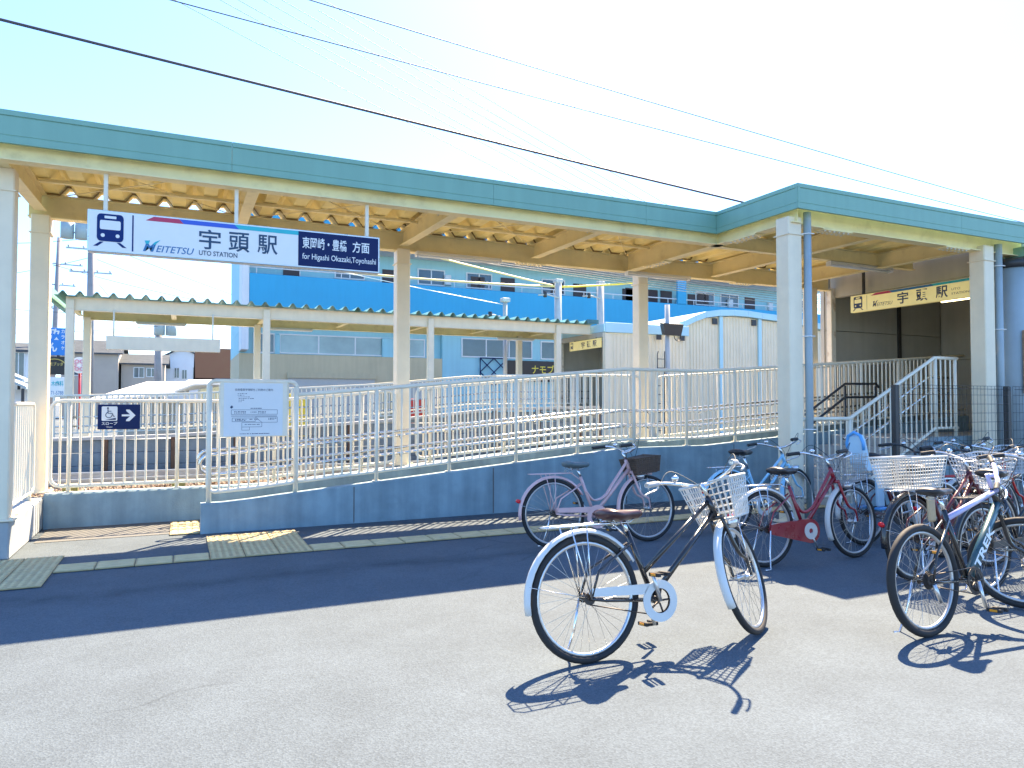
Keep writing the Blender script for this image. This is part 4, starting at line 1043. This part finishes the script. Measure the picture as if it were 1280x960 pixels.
MB().disc((0,-.1,3.55), (0,1,0), .45, .12, 24).build("disc", "white", RS)
for k in range(6): MB().disc((.24*math.cos(k*math.pi/3), -.19, 3.55+.24*math.sin(k*math.pi/3)), (0,1,0), .11, .04, 12, .07).build("petal", "pink", RS)

# ---- utility poles
def upole(label, x, y, h, r, arms=(), tr=None, mat="pole", lean=0.0):
    t = thing("utility_pole", label, "utility pole", (x, y, 0)); t.rotation_euler = (0, lean, 0)
    MB().tube([(0,0,0),(0,0,h)], [r, r*.7], 12).build("pole", mat, t)
    for z, w_ in arms:
        a = MB().cbox(-w_, w_, -.05, .05, z-.05, z+.05, .01).build("cross_arm", "polelight", t)
        for k in range(4):
            xx = -w_*.9 + 1.8*w_*k/3; MB().tube([(xx,0,z+.05),(xx,0,z+.12),(xx,0,z+.2)], [.03,.07,.04], 6).build("insulator", "polelight", a)
    if tr:
        for dx in (-.45, .35): MB().tube([(tr[0]+dx, 0, tr[1]), (tr[0]+dx, 0, tr[1]+1.1)], .38, 12).build("transformer", "transformer", t)
    return t
upole("leaning utility pole between the left columns", -8.9, 63, 14.0, .22, ((12.0, 1.6), (10.4, 1.2), (8.6, .9)), None, "pole", R(1.6))
upole("tall utility pole with grey transformers beside the train symbol", -5.4, 53, 14.6, .26, ((12.4, 1.6), (11.4, 1.4), (9.9, 1.2), (7.9, .7)), (-.9, 12.0))
upole("stout utility pole with a pale transformer behind the blank board", -1.62, 60, 8.2, .32, ((5.6, .8),), (.5, 6.6))
# railway masts
def mast(label, x, y, h, r=.11):
    t = thing("railway_mast", label, "mast", (x, y, 0), "slim railway masts above the far canopy")
    MB().tube([(0,0,0),(0,0,h)], r, 10).build("pole", "polelight", t)
    MB().cbox(-.14, .14, -.14, .14, h-.14, h, .02).build("cap", "polelight", t)
    MB().tube([(0,-.1,h-.7),(-.5,-.15,h-.62),(-.9,-.15,h-.66)], .03, 6).build("arm", "polelight", t)
    MB().tube([(-.62,-.15,h-.72),(-.62,-.15,h-.52)], .07, 8).build("insulator", "darkmetal", t)
    return t
mast("pale railway mast where the two yellow sleeved wires meet", 12.55, 23, 6.0, .13); mast("railway mast at the right end of the far canopy", 15.0, 24, 6.25, .14); mast("thin railway mast above the middle of the far canopy", 10.0, 22.1, 5.02, .075)
# wires
def wire(label, a, b, r, mat, sag=0.0, n=16, group=None):
    a, b = Vector(a), Vector(b); P = []
    for i in range(n+1):
        t = i/n; p = a.lerp(b, t); p.z -= sag*4*t*(1-t); P.append(p)
    return tag(MB().tube(P, r, 5, caps=False).build("overhead_wire", mat), label, "wire", group)
wire("thick dark cable crossing the sky above the canopy", (-7.0, 14, 8.05), (18.0, 14, 6.28), .028, "cable", .06)
wire("lower thin sky wire running down to the right behind the porch", (-4.0, 30, 17.15), (60, 30, 13.9), .026, "cablegrey", .15)
wire("upper thin sky wire running down to the right behind the porch", (2.0, 30, 18.4), (62, 30, 14.6), .026, "cablegrey", .15)
for k in range(7):
    wire("one of the faint high transmission wires crossing the sky", (-25 + 7.5*k, 120, 72 - .8*k + (k % 3)*2.2), (150 + 7.5*k, 160, 34 - .8*k + (k % 3)*2.0), .05, "cablegrey", 1.0, group="faint high transmission wires")
wire("long level yellow sleeved wire in front of the blue parapet", (1.3, 23, 5.78), (12.4, 23, 5.72), .034, "paleyellow", .12)
wire("sloping yellow sleeved wire running down to the mast", (4.0, 23, 7.05), (12.4, 23, 5.74), .034, "paleyellow", .05)
wire("yellow sleeved wire right of the mast", (12.6, 23, 5.72), (16.5, 23.6, 6.25), .04, "yellow", .02)
wire("thin white wire down to the thin mast", (1.5, 22.4, 6.0), (9.9, 22.1, 4.8), .012, "white", .05)
for k in range(6):
    wire("one of the bundled wires along the blue block's corridor", (5.5, 22 + .2*k, 6.35 + .11*k), (34, 24 + .2*k, 5.7 + .17*k), .012, "cable" if k % 3 else "cablegrey", .15, group="bundled railway wires")
for k, (xa, za, xb, zb) in enumerate(((-14, 11.5, -5.4, 12.6), (-14, 9.0, -5.4, 11.4), (-9.0, 11.0, 4, 8.4), (-5.4, 12.5, 12, 6.9), (-5.4, 11.4, 12, 6.0), (-5.4, 8.0, 6, 8.0), (-16, 8.3, -5.4, 7.7), (-16, 6.0, -1.6, 7.0), (-5.4, 9.9, -1.6, 5.8))):
    wire("one of the thin street wires strung between the poles at left", (xa, 55 + k*.4, za), (xb, 55 + k*.3, zb), .018, "cable", .25, group="thin street wires at left")

# ================================================================== BICYCLES
_cache = {}
def cached(key, fn):
    if key not in _cache: _cache[key] = fn()
    return _cache[key]
def torus_mesh(Rm, r, nR, nr, mat, sz=1.0):
    V = []; F = []
    for i in range(nR):
        a = 2*math.pi*i/nR
        for k in range(nr):
            b = 2*math.pi*k/nr; q = Rm + r*math.cos(b); V.append((q*math.cos(a), r*sz*math.sin(b), q*math.sin(a)))
    for i in range(nR):
        for k in range(nr):
            F.append((i*nr+k, ((i+1) % nR)*nr+k, ((i+1) % nR)*nr+(k+1) % nr, i*nr+(k+1) % nr))
    return MB().add(V, F, True).mesh("tyre", mat)
def spokes_mesh(Rr):
    mb = MB(); n = 32
    for k in range(n):
        a = 2*math.pi*k/n; s_ = 1 if k % 2 else -1; tw = .9*(1 if (k//2) % 2 else -1)
        h = (.026*math.cos(a+tw), s_*.030, .026*math.sin(a+tw)); e = (Rr*math.cos(a), s_*.003, Rr*math.sin(a))
        mb.tube([h, e], .0011, 3, caps=False, smooth=False)
    return mb.mesh("spokes", "spoke")
def hub_mesh(w, drive):
    mb = MB().tube([(0,-w,0),(0,-w+.012,0),(0,-.034,0),(0,-.030,0),(0,-.024,0),(0,.024,0),(0,.030,0),(0,.034,0),(0,w-.012,0),(0,w,0)], [.006,.008,.010,.028,.016,.016,.028,.010,.008,.006], 12)
    return mb.mesh("hub", "alloy" if not drive else "oily")
def wheel(parent, name, loc, r, tmat, rmat="alloy", tyre_r=.019, mtx=None, drive=False):
    w = bpy.data.objects.new(name, None); COL.objects.link(w); w.parent = parent; w.empty_display_size = .1
    w.matrix_local = (mtx or Matrix()) @ Matrix.Translation(loc)
    obj("tyre", cached(("ty", r, tmat, tyre_r), lambda: torus_mesh(r-tyre_r, tyre_r, 44, 8, tmat)), w)
    obj("rim", cached(("rim", r, rmat, tyre_r), lambda: torus_mesh(r-2*tyre_r-.004, .012, 44, 6, rmat, .95)), w)
    obj("spokes", cached(("sp", r, tyre_r), lambda: spokes_mesh(r-2*tyre_r-.010)), w)
    obj("hub", cached(("hub", drive), lambda: hub_mesh(.062, drive)), w)
    return w
def fender(parent, name, c, r, a0, a1, mat, mtx=None, w=.026):
    n = 18; V = []; F = []; prof = [(-w, -.012), (-w*.75, .004), (0, .010), (w*.75, .004), (w, -.012)]
    for i in range(n+1):
        a = a0 + (a1-a0)*i/n
        for y, d in prof: V.append((c[0]+(r+d)*math.cos(a), c[1]+y, c[2]+(r+d)*math.sin(a)))
    m = len(V)
    for i in range(n+1):
        a = a0 + (a1-a0)*i/n
        for y, d in prof: V.append((c[0]+(r+d-.003)*math.cos(a), c[1]+y*.95, c[2]+(r+d-.003)*math.sin(a)))
    for i in range(n):
        for k in range(4):
            q = (i*5+k, i*5+k+1, (i+1)*5+k+1, (i+1)*5+k); F += [q, tuple(m+j for j in q)[::-1]]
    for i in range(n):
        F += [(i*5, (i+1)*5, m+(i+1)*5, m+i*5), (i*5+4, m+i*5+4, m+(i+1)*5+4, (i+1)*5+4)]
    F += [tuple(range(5)) + tuple(m+k for k in range(4, -1, -1)), tuple(n*5+k for k in range(4, -1, -1)) + tuple(m+n*5+k for k in range(5))]
    o = MB().add(V, F, True).build(name, mat, parent)
    if mtx: o.matrix_local = mtx
    return o
def saddle_mesh(mat, sport=False):
    sec = [(-.125,.055,.020),(-.115,.088,.045),(-.08,.105,.055),(-.03,.098,.052),(.02,.066,.048),(.07,.036,.044),(.12,.026,.040),(.145,.018,.026)]
    if sport: sec = [(x*1.05, w*.72, h*.75) for x, w, h in sec]
    V = []; F = []; n = 12
    for x, w, h in sec:
        for k in range(n):
            a = 2*math.pi*k/n; c, s_ = math.cos(a), math.sin(a)
            V.append((x, w*c, (h*.55*s_ if s_ > 0 else h*.75*s_) + (.012 if x < -.05 else 0)))
    for i in range(len(sec)-1):
        for k in range(n): F.append((i*n+k, (i+1)*n+k, (i+1)*n+(k+1) % n, i*n+(k+1) % n))
    F += [tuple(range(n)), tuple((len(sec)-1)*n+k for k in range(n))[::-1]]
    return MB().add(V, F, True).mesh("saddle", mat)
def basket_mesh(lb, wb_, lt, wt, h, mat, wr=.003, nx=9, nz=7, solid=False, notch=0.0):
    """wire basket, open at the top, origin at the middle of its base"""
    mb = MB()
    def ring(t):
        l, w = lb+(lt-lb)*t, wb_+(wt-wb_)*t
        return [(-l/2,-w/2,h*t), (l/2,-w/2,h*t - notch*t*0), (l/2,w/2,h*t), (-l/2,w/2,h*t)]
    for i in range(nz+1):
        t = i/nz; q = ring(t); mb.tube(q, wr*(2.0 if i == nz else 1.3 if i == 0 else 1), 4 if i in (0, nz) else 3, closed=True, smooth=False)
    b, tp = ring(0), ring(1)
    for s_ in range(4):
        A, B, C, D = Vector(b[s_]), Vector(b[(s_+1) % 4]), Vector(tp[s_]), Vector(tp[(s_+1) % 4])
        for k in range(nx):
            t = k/nx; mb.tube([A.lerp(B, t), C.lerp(D, t)], wr, 3, caps=False, smooth=False)
    for k in range(1, nx):
        t = k/nx; mb.tube([Vector(b[0]).lerp(Vector(b[1]), t), Vector(b[3]).lerp(Vector(b[2]), t)], wr, 3, caps=False, smooth=False)
        mb.tube([Vector(b[0]).lerp(Vector(b[3]), t), Vector(b[1]).lerp(Vector(b[2]), t)], wr, 3, caps=False, smooth=False)
    return mb.mesh("basket", mat)

def bicycle(label, loc, heading, lean=5, steer=0, paint="blackpaint", style="straight", r=.335, wb=1.08, tmat="tyre", fend="fenderwhite", sad="saddleblack", basket=None,
            rear_basket=None, rack="chrome", case="half", casem="fenderwhite", bar="swept", barm="chrome", grip="gripblack", forkm=None, rim="rimalloy", lamp=True, stand="side", child=False, crank=60,
            saddle_h=.86, group="bicycles parked in front of the station", rimr=.019, letters=None, reflect=True):
    t = thing("bicycle", label, "bicycle", loc, group); t.rotation_mode = 'XYZ'
    t.matrix_local = Matrix.Translation(loc) @ Matrix.Rotation(R(heading), 4, 'Z') @ Matrix.Rotation(-R(lean), 4, 'X')
    forkm = forkm or paint
    ha = R(69); sx = Vector((-math.cos(ha), 0, math.sin(ha)))
    crown = Vector((wb - .045 - .37/math.tan(ha), 0, r+.37)); headb = crown + sx*.02; headt = headb + sx*(.11 if style != "diamond" else .12); stem = headt + sx*(.085 if style != "diamond" else .10)
    ms = Matrix.Translation(crown) @ Matrix.Rotation(R(steer), 4, sx) @ Matrix.Translation(-crown)
    bb = Vector((.445, 0, .285)); sta = R(70); sdir = Vector((-math.cos(sta), 0, math.sin(sta)))
    seat_c = bb + sdir*.40 if style != "diamond" else bb + sdir*.46
    # --- frame
    fr = MB(); tr_ = .0165
    fr.tube([bb - sdir*.0, seat_c + sdir*.02], .0155, 10)
    if style == 'diamond': fr.tube([headb + sx*.015, bb], .016, 8)
    fr.tube([headb - sx*.005, headt + sx*.005], .019, 10)
    fr.tube([bb + Vector((0,-.035,0)), bb + Vector((0,.035,0))], .022, 12)
    if style == "straight":
        fr.tube([headb + sx*.02, bb + sdir*.015], .0175, 10); fr.tube([headt - sx*.015, bb + sdir*.165], .0145, 10)
    elif style == "loop":
        a = headb + sx*.02; fr.tube([a, bb + sdir*.015], .0185, 10)
        p0 = headt - sx*.02; p3 = bb + sdir*.27
        for dy in ((-.014, .014) if paint == "pinkpaint" else (0,)):
            fr.tube(spline([p0 + Vector((0,dy,0)), p0.lerp(bb, .45) + Vector((0,dy,.02)), bb.lerp(headb, .28) + Vector((0,dy,.07)), bb + sdir*.17 + Vector((.05,dy,0)), p3 + Vector((0,dy,0))], 6), .0095 if dy else .0145, 8)
    else:
        pass
    ax = Vector((0,0,r))
    for s_ in (-1, 1):
        fr.tube([bb + Vector((-.02, s_*.03, 0)), Vector((.10, s_*.055, r-.02)), ax + Vector((0, s_*.062, 0))], .0085, 8)
        fr.tube([seat_c + Vector((0, s_*.02, -.05)), ax + Vector((.06, s_*.058, .14)), ax + Vector((0, s_*.062, 0))], .0075, 8)
    frame = fr.build("frame", paint, t)
    if style == "diamond":
        MB().tube([headb + sx*.015, bb], [.026, .034], 14).build("down_tube", "tealpaint", frame); MB().tube([headt - sx*.02, bb + sdir*.42], .019, 10).build("top_tube", "sunlilac", frame)
    if style == "diamond": pass
    if letters:
        u = (headb - bb).normalized(); nn = Vector((-.55, -.83, 0)); nn = (nn - u*nn.dot(u)).normalized(); v = nn.cross(u)
        text(letters, (.10, .42, -.020, .020), bb + nn*.0345, u, v, "signwhite", frame, bold=.03, shear=.2)
    # --- fork
    fk = MB(); off = Vector((.045*math.sin(ha), 0, .045*math.cos(ha)))
    fa = Vector((wb, 0, r))
    for s_ in (-1, 1):
        fk.tube(spline([crown + Vector((0, s_*.035, 0)), crown.lerp(fa - off, .55) + Vector((0, s_*.05, 0)), fa + Vector((-.02, s_*.055, .10)), fa + Vector((0, s_*.055, 0))], 4), [.013]*5 + [.011]*4 + [.008]*4, 8)
    fk.tube([crown + Vector((0,-.045,0)), crown + Vector((0,.045,0))], .015, 8); fk.tube([crown, headt], .013, 8)
    fko = fk.build("fork", forkm, t); fko.matrix_local = ms
    # --- wheels
    wheel(t, "rear_wheel", (0,0,r), r, tmat, rim, rimr, None, True); wheel(t, "front_wheel", (wb,0,r), r, tmat, rim, rimr, ms)
    # --- mudguards
    if fend:
        f1 = fender(t, "rear_mudguard", (0,0,r), r+.022, R(28), R(188), fend)
        st = MB()
        for s_ in (-1, 1): st.tube([(0, s_*.06, r), ((r+.02)*math.cos(R(165)), s_*.024, r+(r+.02)*math.sin(R(165)))], .0022, 4)
        st.build("stay", "chrome", f1)
        fender(t, "front_mudguard", (wb,0,r), r+.022, R(80), R(205), fend, ms)
    # --- saddle, post
    post = MB().tube([seat_c, bb + sdir*((saddle_h-.03-bb.z)/math.sin(sta))], .0128, 10).build("seat_post", "chrome", t)
    sp = bb + sdir*((saddle_h-bb.z)/math.sin(sta))
    so_ = obj("saddle", cached(("sd", sad, style == "diamond"), lambda: saddle_mesh(sad, style == "diamond")), t, (sp.x-.01, 0, saddle_h+.01))
    sr = MB()
    for s_ in (-1, 1): sr.tube([(-.08, s_*.05, -.02), (-.05, s_*.03, -.045), (.05, s_*.022, -.045), (.10, s_*.012, -.02)], .0035, 5)
    if style != "diamond":
        for s_ in (-1, 1):
            sr.tube([(-.075 + .018*math.cos(a*.9), s_*.055 + .018*math.sin(a*.9), -.02 - .0045*a) for a in range(0, 13)], .003, 4)
    sr.build("springs", "chrome", so_)
    # --- drivetrain
    cr = MB(); ang = R(crank)
    cw = MB().disc(bb + Vector((0,-.05,0)), (0,1,0), .085, .004, 28, .065)
    for k in range(5):
        a = 2*math.pi*k/5; cw.tube([bb + Vector((.015*math.cos(a), -.05, .015*math.sin(a))), bb + Vector((.068*math.cos(a), -.05, .068*math.sin(a)))], .006, 5)
    cwo = cw.build("chainring", "oily", t)
    for s_, a in ((-1, ang), (1, ang+math.pi)):
        e = bb + Vector((.165*math.cos(a), s_*.085, .165*math.sin(a)))
        ck = MB().tube([bb + Vector((0, s_*.065, 0)), e], [.012, .010], 8).build("crank", "alloy", t)
        pd = MB()
        for xx in (-.032, .032): pd.cbox(e.x+xx-.011, e.x+xx+.011, e.y + (.02 if s_ > 0 else -.11), e.y + (.11 if s_ > 0 else -.02), e.z-.011, e.z+.011, .003)
        pd.cbox(e.x-.022, e.x+.022, min(e.y+s_*.018, e.y+s_*.03), max(e.y+s_*.018, e.y+s_*.03), e.z-.009, e.z+.009, .002); pd.tube([e, e + Vector((0, s_*.10, 0))], .006, 6)
        po = pd.build("pedal", "gripblack", t)
        for xx in (-.0445, .0445): MB().cbox(e.x+xx-.002, e.x+xx+.002, e.y + s_*.065-.022, e.y + s_*.065+.022, e.z-.007, e.z+.007, .001).build("reflector", "amber", po)
    ch = MB(); ch.tube([bb + Vector((0,-.05,.084)), Vector((0,-.045,r+.032))], .0035, 4); ch.tube([bb + Vector((0,-.05,-.084)), Vector((0,-.045,r-.032))], .0035, 4)
    ch.build("chain", "oily", t)
    MB().disc((0,-.043,r), (0,1,0), .034, .006, 18, .01).build("sprocket", "oily", t)
    if style == "diamond":
        for k in range(5): MB().disc((0,-.030-.004*k,r), (0,1,0), .055-.006*k, .002, 20, .02).build("sprocket", "oily", t)
        MB().tube([(.0,-.06,r-.02),(.02,-.065,r-.08),(.05,-.06,r-.13)], .012, 6).build("derailleur", "alloy", t)
    if case == "half":
        R1 = .115
        poly = [(-.0, r+.05), (-.02, r+.02), (.0, r-.005), (.10, r+.012)]
        ringp = [(bb.x + R1*math.cos(a), bb.z + R1*math.sin(a)) for a in [R(150 + 300*i/16) for i in range(17)]]
        ca = MB().prism([(.0, r+.055), (-.015, r+.03), (.0, r+.012), (bb.x-.10, bb.z+.045), (bb.x-.06, bb.z+.100)], 'y', -.066, -.061)
        ca.disc(bb + Vector((0,-.0635,0)), (0,1,0), R1, .005, 32, .068); ca.build("chain_guard", casem, t)
    elif case == "full":
        p = [(bb.x + .105*math.cos(R(a)), bb.z + .105*math.sin(R(a))) for a in range(-95, 96, 15)]
        p += [(.06, r+.045), (.02, r+.038), (.0, r), (.02, r-.045), (.06, r-.055)]
        ca = MB().prism(p, 'y', -.078, -.040).build("chain_case", casem, t)
        MB().disc(bb + Vector((0,-.080,0)), (0,1,0), .072, .006, 28, .022).build("case_cover", "plasticwhite", ca)
    # --- handlebar
    hb = MB(); gpts = []
    top = stem
    if bar == "swept":
        for s_ in (-1, 1):
            pts = [top, top + Vector((.045, s_*.06, .01)), top + Vector((.045, s_*.16, .045)), top + Vector((-.01, s_*.235, .07)), top + Vector((-.09, s_*.262, .07)), top + Vector((-.20, s_*.272, .06))]
            sp_ = spline(pts, 5); hb.tube(sp_, .011, 8); gpts.append((sp_[-12:], s_))
    else:
        for s_ in (-1, 1):
            pts = [top + Vector((.05,0,0)), top + Vector((.05, s_*.12, .012)), top + Vector((.03, s_*.32, .022))]
            sp_ = spline(pts, 6); hb.tube(sp_, .0155, 8); gpts.append((sp_[-5:], s_))
        hb.tube([top, top + Vector((.05,0,0))], .015, 8)
    hb.tube([headt, top + sx*.008], .0128, 8)
    h = hb.build("handlebar", barm, t); h.matrix_local = ms
    for gp, s_ in gpts:
        gl = gp[-8:] if bar == "swept" else gp
        MB().tube(gl, .0165, 8).build("grip", grip, h)
        b0 = Vector(gl[0]); d = (Vector(gl[-1]) - b0).normalized(); out = d.cross(Vector((0,0,1))).normalized()*(1 if bar == "swept" else 1)
        fwd = Vector((1,0,0)) if bar != "swept" else Vector((0,-s_,0))*-.2 + Vector((.0,0,0))
        lev = [b0 - d*.02, b0 + Vector((.045 if bar != "swept" else .02, s_*.03 if bar == "swept" else 0, -.03)) , b0 + d*.06 + Vector((.055 if bar != "swept" else .0, s_*.045 if bar == "swept" else 0, -.045)), b0 + d*.12 + Vector((.05 if bar != "swept" else .0, s_*.04 if bar == "swept" else 0, -.055))]
        MB().tube(spline(lev, 4), .0065, 6).build("brake_lever", "alloy", h)
        MB().tube(spline([b0 + Vector((0,0,-.02)), b0 + Vector((.12, -s_*.05, .07)), top + Vector((.13, s_*.04, -.02)), top + Vector((.08, s_*.01, -.14)), crown + Vector((.03, s_*.012, .02))], 5), .003, 4).build("brake_cable", "cablegrey" if barm == "chrome" else "darkmetal", h)
    if bar == "swept":
        bp_ = top + Vector((.02, .17, .085)); MB().ball(tuple(bp_), .026, 10, 6, (1, 1, .8)).build("bell", "chrome", h)
    # --- front basket, lamp
    if basket:
        kind = basket
        dims = {"plasticwhite": (.25,.24,.34,.32,.24,"plasticwhite",.0048,8,6), "wicker": (.25,.25,.30,.30,.16,"wicker",.009,10,8), "wire": (.25,.24,.34,.34,.24,"wiregrey",.0026,10,7), "grey": (.25,.26,.36,.36,.26,"plasticgrey",.004,10,7)}[kind]
        me = cached(("bk", kind), lambda: basket_mesh(*dims))
        bo_ = obj("front_basket", me, t); bo_.matrix_local = ms @ Matrix.Translation((headt.x+.185, 0, headt.z-.13)) @ Matrix.Rotation(R(-6), 4, 'Y')
        MB().tube([(headt.x+.01,0,headt.z-.03),(headt.x+.11,0,headt.z-.04)], .012, 6).build("bracket", "alloy", t).matrix_local = ms
        bs = MB()
        for s_ in (-1, 1): bs.tube([(wb, s_*.065, r), (headt.x+.19, s_*.08, headt.z-.125)], .004, 5)
        bs.build("basket_stay", "chrome", t).matrix_local = ms
    if lamp:
        lp_ = crown + Vector((.085, -.06, -.04)); 
        lo_ = MB().tube([lp_ + Vector((-.05,0,0)), lp_ + Vector((-.035,0,0)), lp_ + Vector((.0,0,0)), lp_ + Vector((.02,0,0))], [.012,.026,.036,.036], 12).build("lamp", "alloy", t); lo_.matrix_local = ms
        MB().ball(tuple(lp_ + Vector((.018,0,0))), .034, 10, 6, (.5,1,1)).build("lens", "lampglass", lo_)
    # --- rack / rear basket / reflector
    if rack:
        rk = MB(); z = r*2+.05; xa_, xb_ = -.24, .20
        rk.tube([(xb_,-.03,z),(xb_-.06,-.065,z),(xa_+.04,-.065,z),(xa_,-.04,z),(xa_,.04,z),(xa_+.04,.065,z),(xb_-.06,.065,z),(xb_,.03,z)], .0052, 6, closed=True)
        for y in (-.022, .022): rk.tube([(xb_,y,z),(xa_,y,z)], .004, 5)
        for x in (-.16, .0, .12): rk.tube([(x,-.065,z),(x,.065,z)], .004, 5)
        for s_ in (-1, 1):
            rk.tube([(0, s_*.066, r), (-.10, s_*.066, z)], .0042, 5); rk.tube([(0, s_*.066, r), (-.0, s_*.066, z)], .0042, 5)
        rk.tube([(xb_,0,z),(seat_c.x,0,seat_c.z-.02)], .005, 5)
        rk.build("rear_rack", rack, t)
    if (fend or rack) and reflect:
        c_ = Vector(((r+.036)*math.cos(R(160)), 0, r+(r+.036)*math.sin(R(160))))
        MB().tube([c_, c_ + Vector((-.012,0,.006)), c_ + Vector((-.035,0,.015))], [.018,.020,.014], 12).build("tail_reflector", "reflector", t)
    if rear_basket:
        me = cached(("rb", rear_basket), lambda: basket_mesh(.36,.30,.46,.36,.24,"plasticwhite",.0045,13,9))
        obj("rear_basket", me, t, (.03, 0, r*2+.065))
    if child:
        z = r*2+.085
        seat = MB(); prof = [(-.02,0),(.20,0),(.22,.04),(.20,.07),(.04,.06),(-.03,.36),(-.07,.42),(-.10,.40),(-.09,.10)]
        seat.prism(prof, 'y', -.10, .10); cs = seat.build("child_seat", "childblue", t); cs.location = (.02, 0, z); cs.scale = (.8, .8, .85)
        MB().tube([(-.090,-.118,.24),(-.097,-.122,.32),(-.105,-.09,.41),(-.105,0,.45),(-.105,.09,.41),(-.097,.122,.32),(-.090,.118,.24)], .020, 8).build("seat_rim", "childblue2", cs)
        for s_ in (-1, 1):
            MB().cbox(.06, .17, s_*.14-.03, s_*.14+.03, -.42, .02, .015).build("leg_guard", "childblue", cs)
            MB().cbox(.05, .21, s_*.14-.045, s_*.14+.045, -.46, -.425, .01).build("foot_rest", "childblue2", cs)
    # --- stand
    sd = MB(); zc = math.tan(R(lean))
    if stand == "side":
        sd.tube([(.0,.075,r-.01), (-.03,.105,.16), (-.065,.15 + .0,.0 + .15*zc*1.0), (-.11,.16,.16*zc)], .0075, 6)
    else:
        for s_ in (-1, 1): sd.tube([(.0, s_*.075, r-.01), (-.04, s_*.10, .14), (-.06, s_*.12, .008 + s_*.12*zc*(1 if s_ > 0 else 1)), (-.12, s_*.12, .008 + s_*.12*zc)], .007, 6)
    sd.build("kickstand", "chrome", t)
    return t

b1 = bicycle("black city bicycle with white basket standing alone in the sun in front", (2.02, 3.345, 0), 0, 8, 32, "blackpaint", "straight", .342, 1.14, "tyre", "fenderwhite", "saddlebrown", "plasticwhite", casem="fenderwhite", grip="gripgrey", crank=108, saddle_h=.765, reflect=False, rim="alloy", rimr=.021)
bicycle("pink loop frame bicycle with brown basket against the ramp wall", (3.30, 6.13, 0), -5, 4, 4, "pinkpaint", "loop", .335, 1.05, "tyre", "pinkpaint", "saddlegreen", "wicker", rack="pinkpaint", casem="pinkpaint", crank=-50, saddle_h=.79)
bicycle("light blue bicycle by the corner column, behind the red one", (5.38, 6.0, 0), 1, 4, 14, "bluepaint", "straight", .335, 1.06, "tyre", "bluepaint", "saddleblack", None, rack="chrome", casem="fenderwhite", crank=20, saddle_h=.86)
bicycle("dark red bicycle with full chain case and wire basket in the shade", (4.57, 4.66, 0), -2.5, 4, 6, "redpaint", "loop", .325, 1.03, "tyre", "fenderwhite", "saddleblack", "wire", case="full", casem="redpaint", crank=-70, saddle_h=.80, stand="double")
bicycle("dark bicycle carrying a light blue child seat behind the red bicycle", (6.18, 4.98, 0), -2, 3, -8, "maroon", "loop", .325, 1.05, "tyre", "fenderwhite", "saddleblack", None, case="half", casem="darkmetal", barm="darkmetal", child=True, stand="double", crank=10)
bF = bicycle("dark bicycle with large pale rear basket and white sunlit handlebar", (5.28, 3.80, 0), 3, 4, -10, "maroon", "straight", .335, 1.08, "tyre", "blackpaint", "saddleblack", "grey", rear_basket=True, rack="chrome", casem="darkmetal", barm="alloy", stand="double", crank=30)
MB().cbox(.10, .19, -.10, -.07, .46, .66, .012).build("lock_case", "wood", bF)
bicycle("black mountain bicycle with bar tinted as if sunlit and teal lettered down tube at right", (4.10, 2.86, 0), 3, 6, -62, "blackpaint", "diamond", .335, 1.08, "tyre", None, "saddleblack", None, rack=None, case=None, bar="flat", barm="sunlilac", lamp=False, crank=-85, saddle_h=.84, rimr=.024, letters="TREK")
bicycle("red bicycle with red rack and saddle coloured as if sunlit at the right edge", (6.95, 4.48, 0), 4, 4, 0, "brightred", "loop", .325, 1.05, "tyre", "plasticgrey", "saddlesunlit", "grey", rack="brightred", casem="plasticgrey", stand="double")
bicycle("black shaded bicycle at the far right beside the wire fence", (7.6, 5.35, 0), -4, 4, 12, "blackpaint", "straight", .335, 1.07, "tyre", "blackpaint", "saddleblack", None, rack="darkmetal", casem="darkmetal", stand="double")
bicycle("black shaded bicycle squeezed between the mountain bicycle and the large rear basket", (5.42, 3.33, 0), 1, 4, -14, "blackpaint", "straight", .33, 1.06, "tyre", "blackpaint", "saddleblack", None, rack="darkmetal", casem="darkmetal", barm="alloy", stand="double", crank=-30)
bicycle("dark bicycle behind the large rear basket, beside the red rack", (6.35, 4.28, 0), 2, 4, 10, "blackpaint", "loop", .33, 1.05, "tyre", "fenderwhite", "saddleblack", None, rack="chrome", casem="darkmetal", barm="darkmetal", stand="double", crank=40)
flush_text()
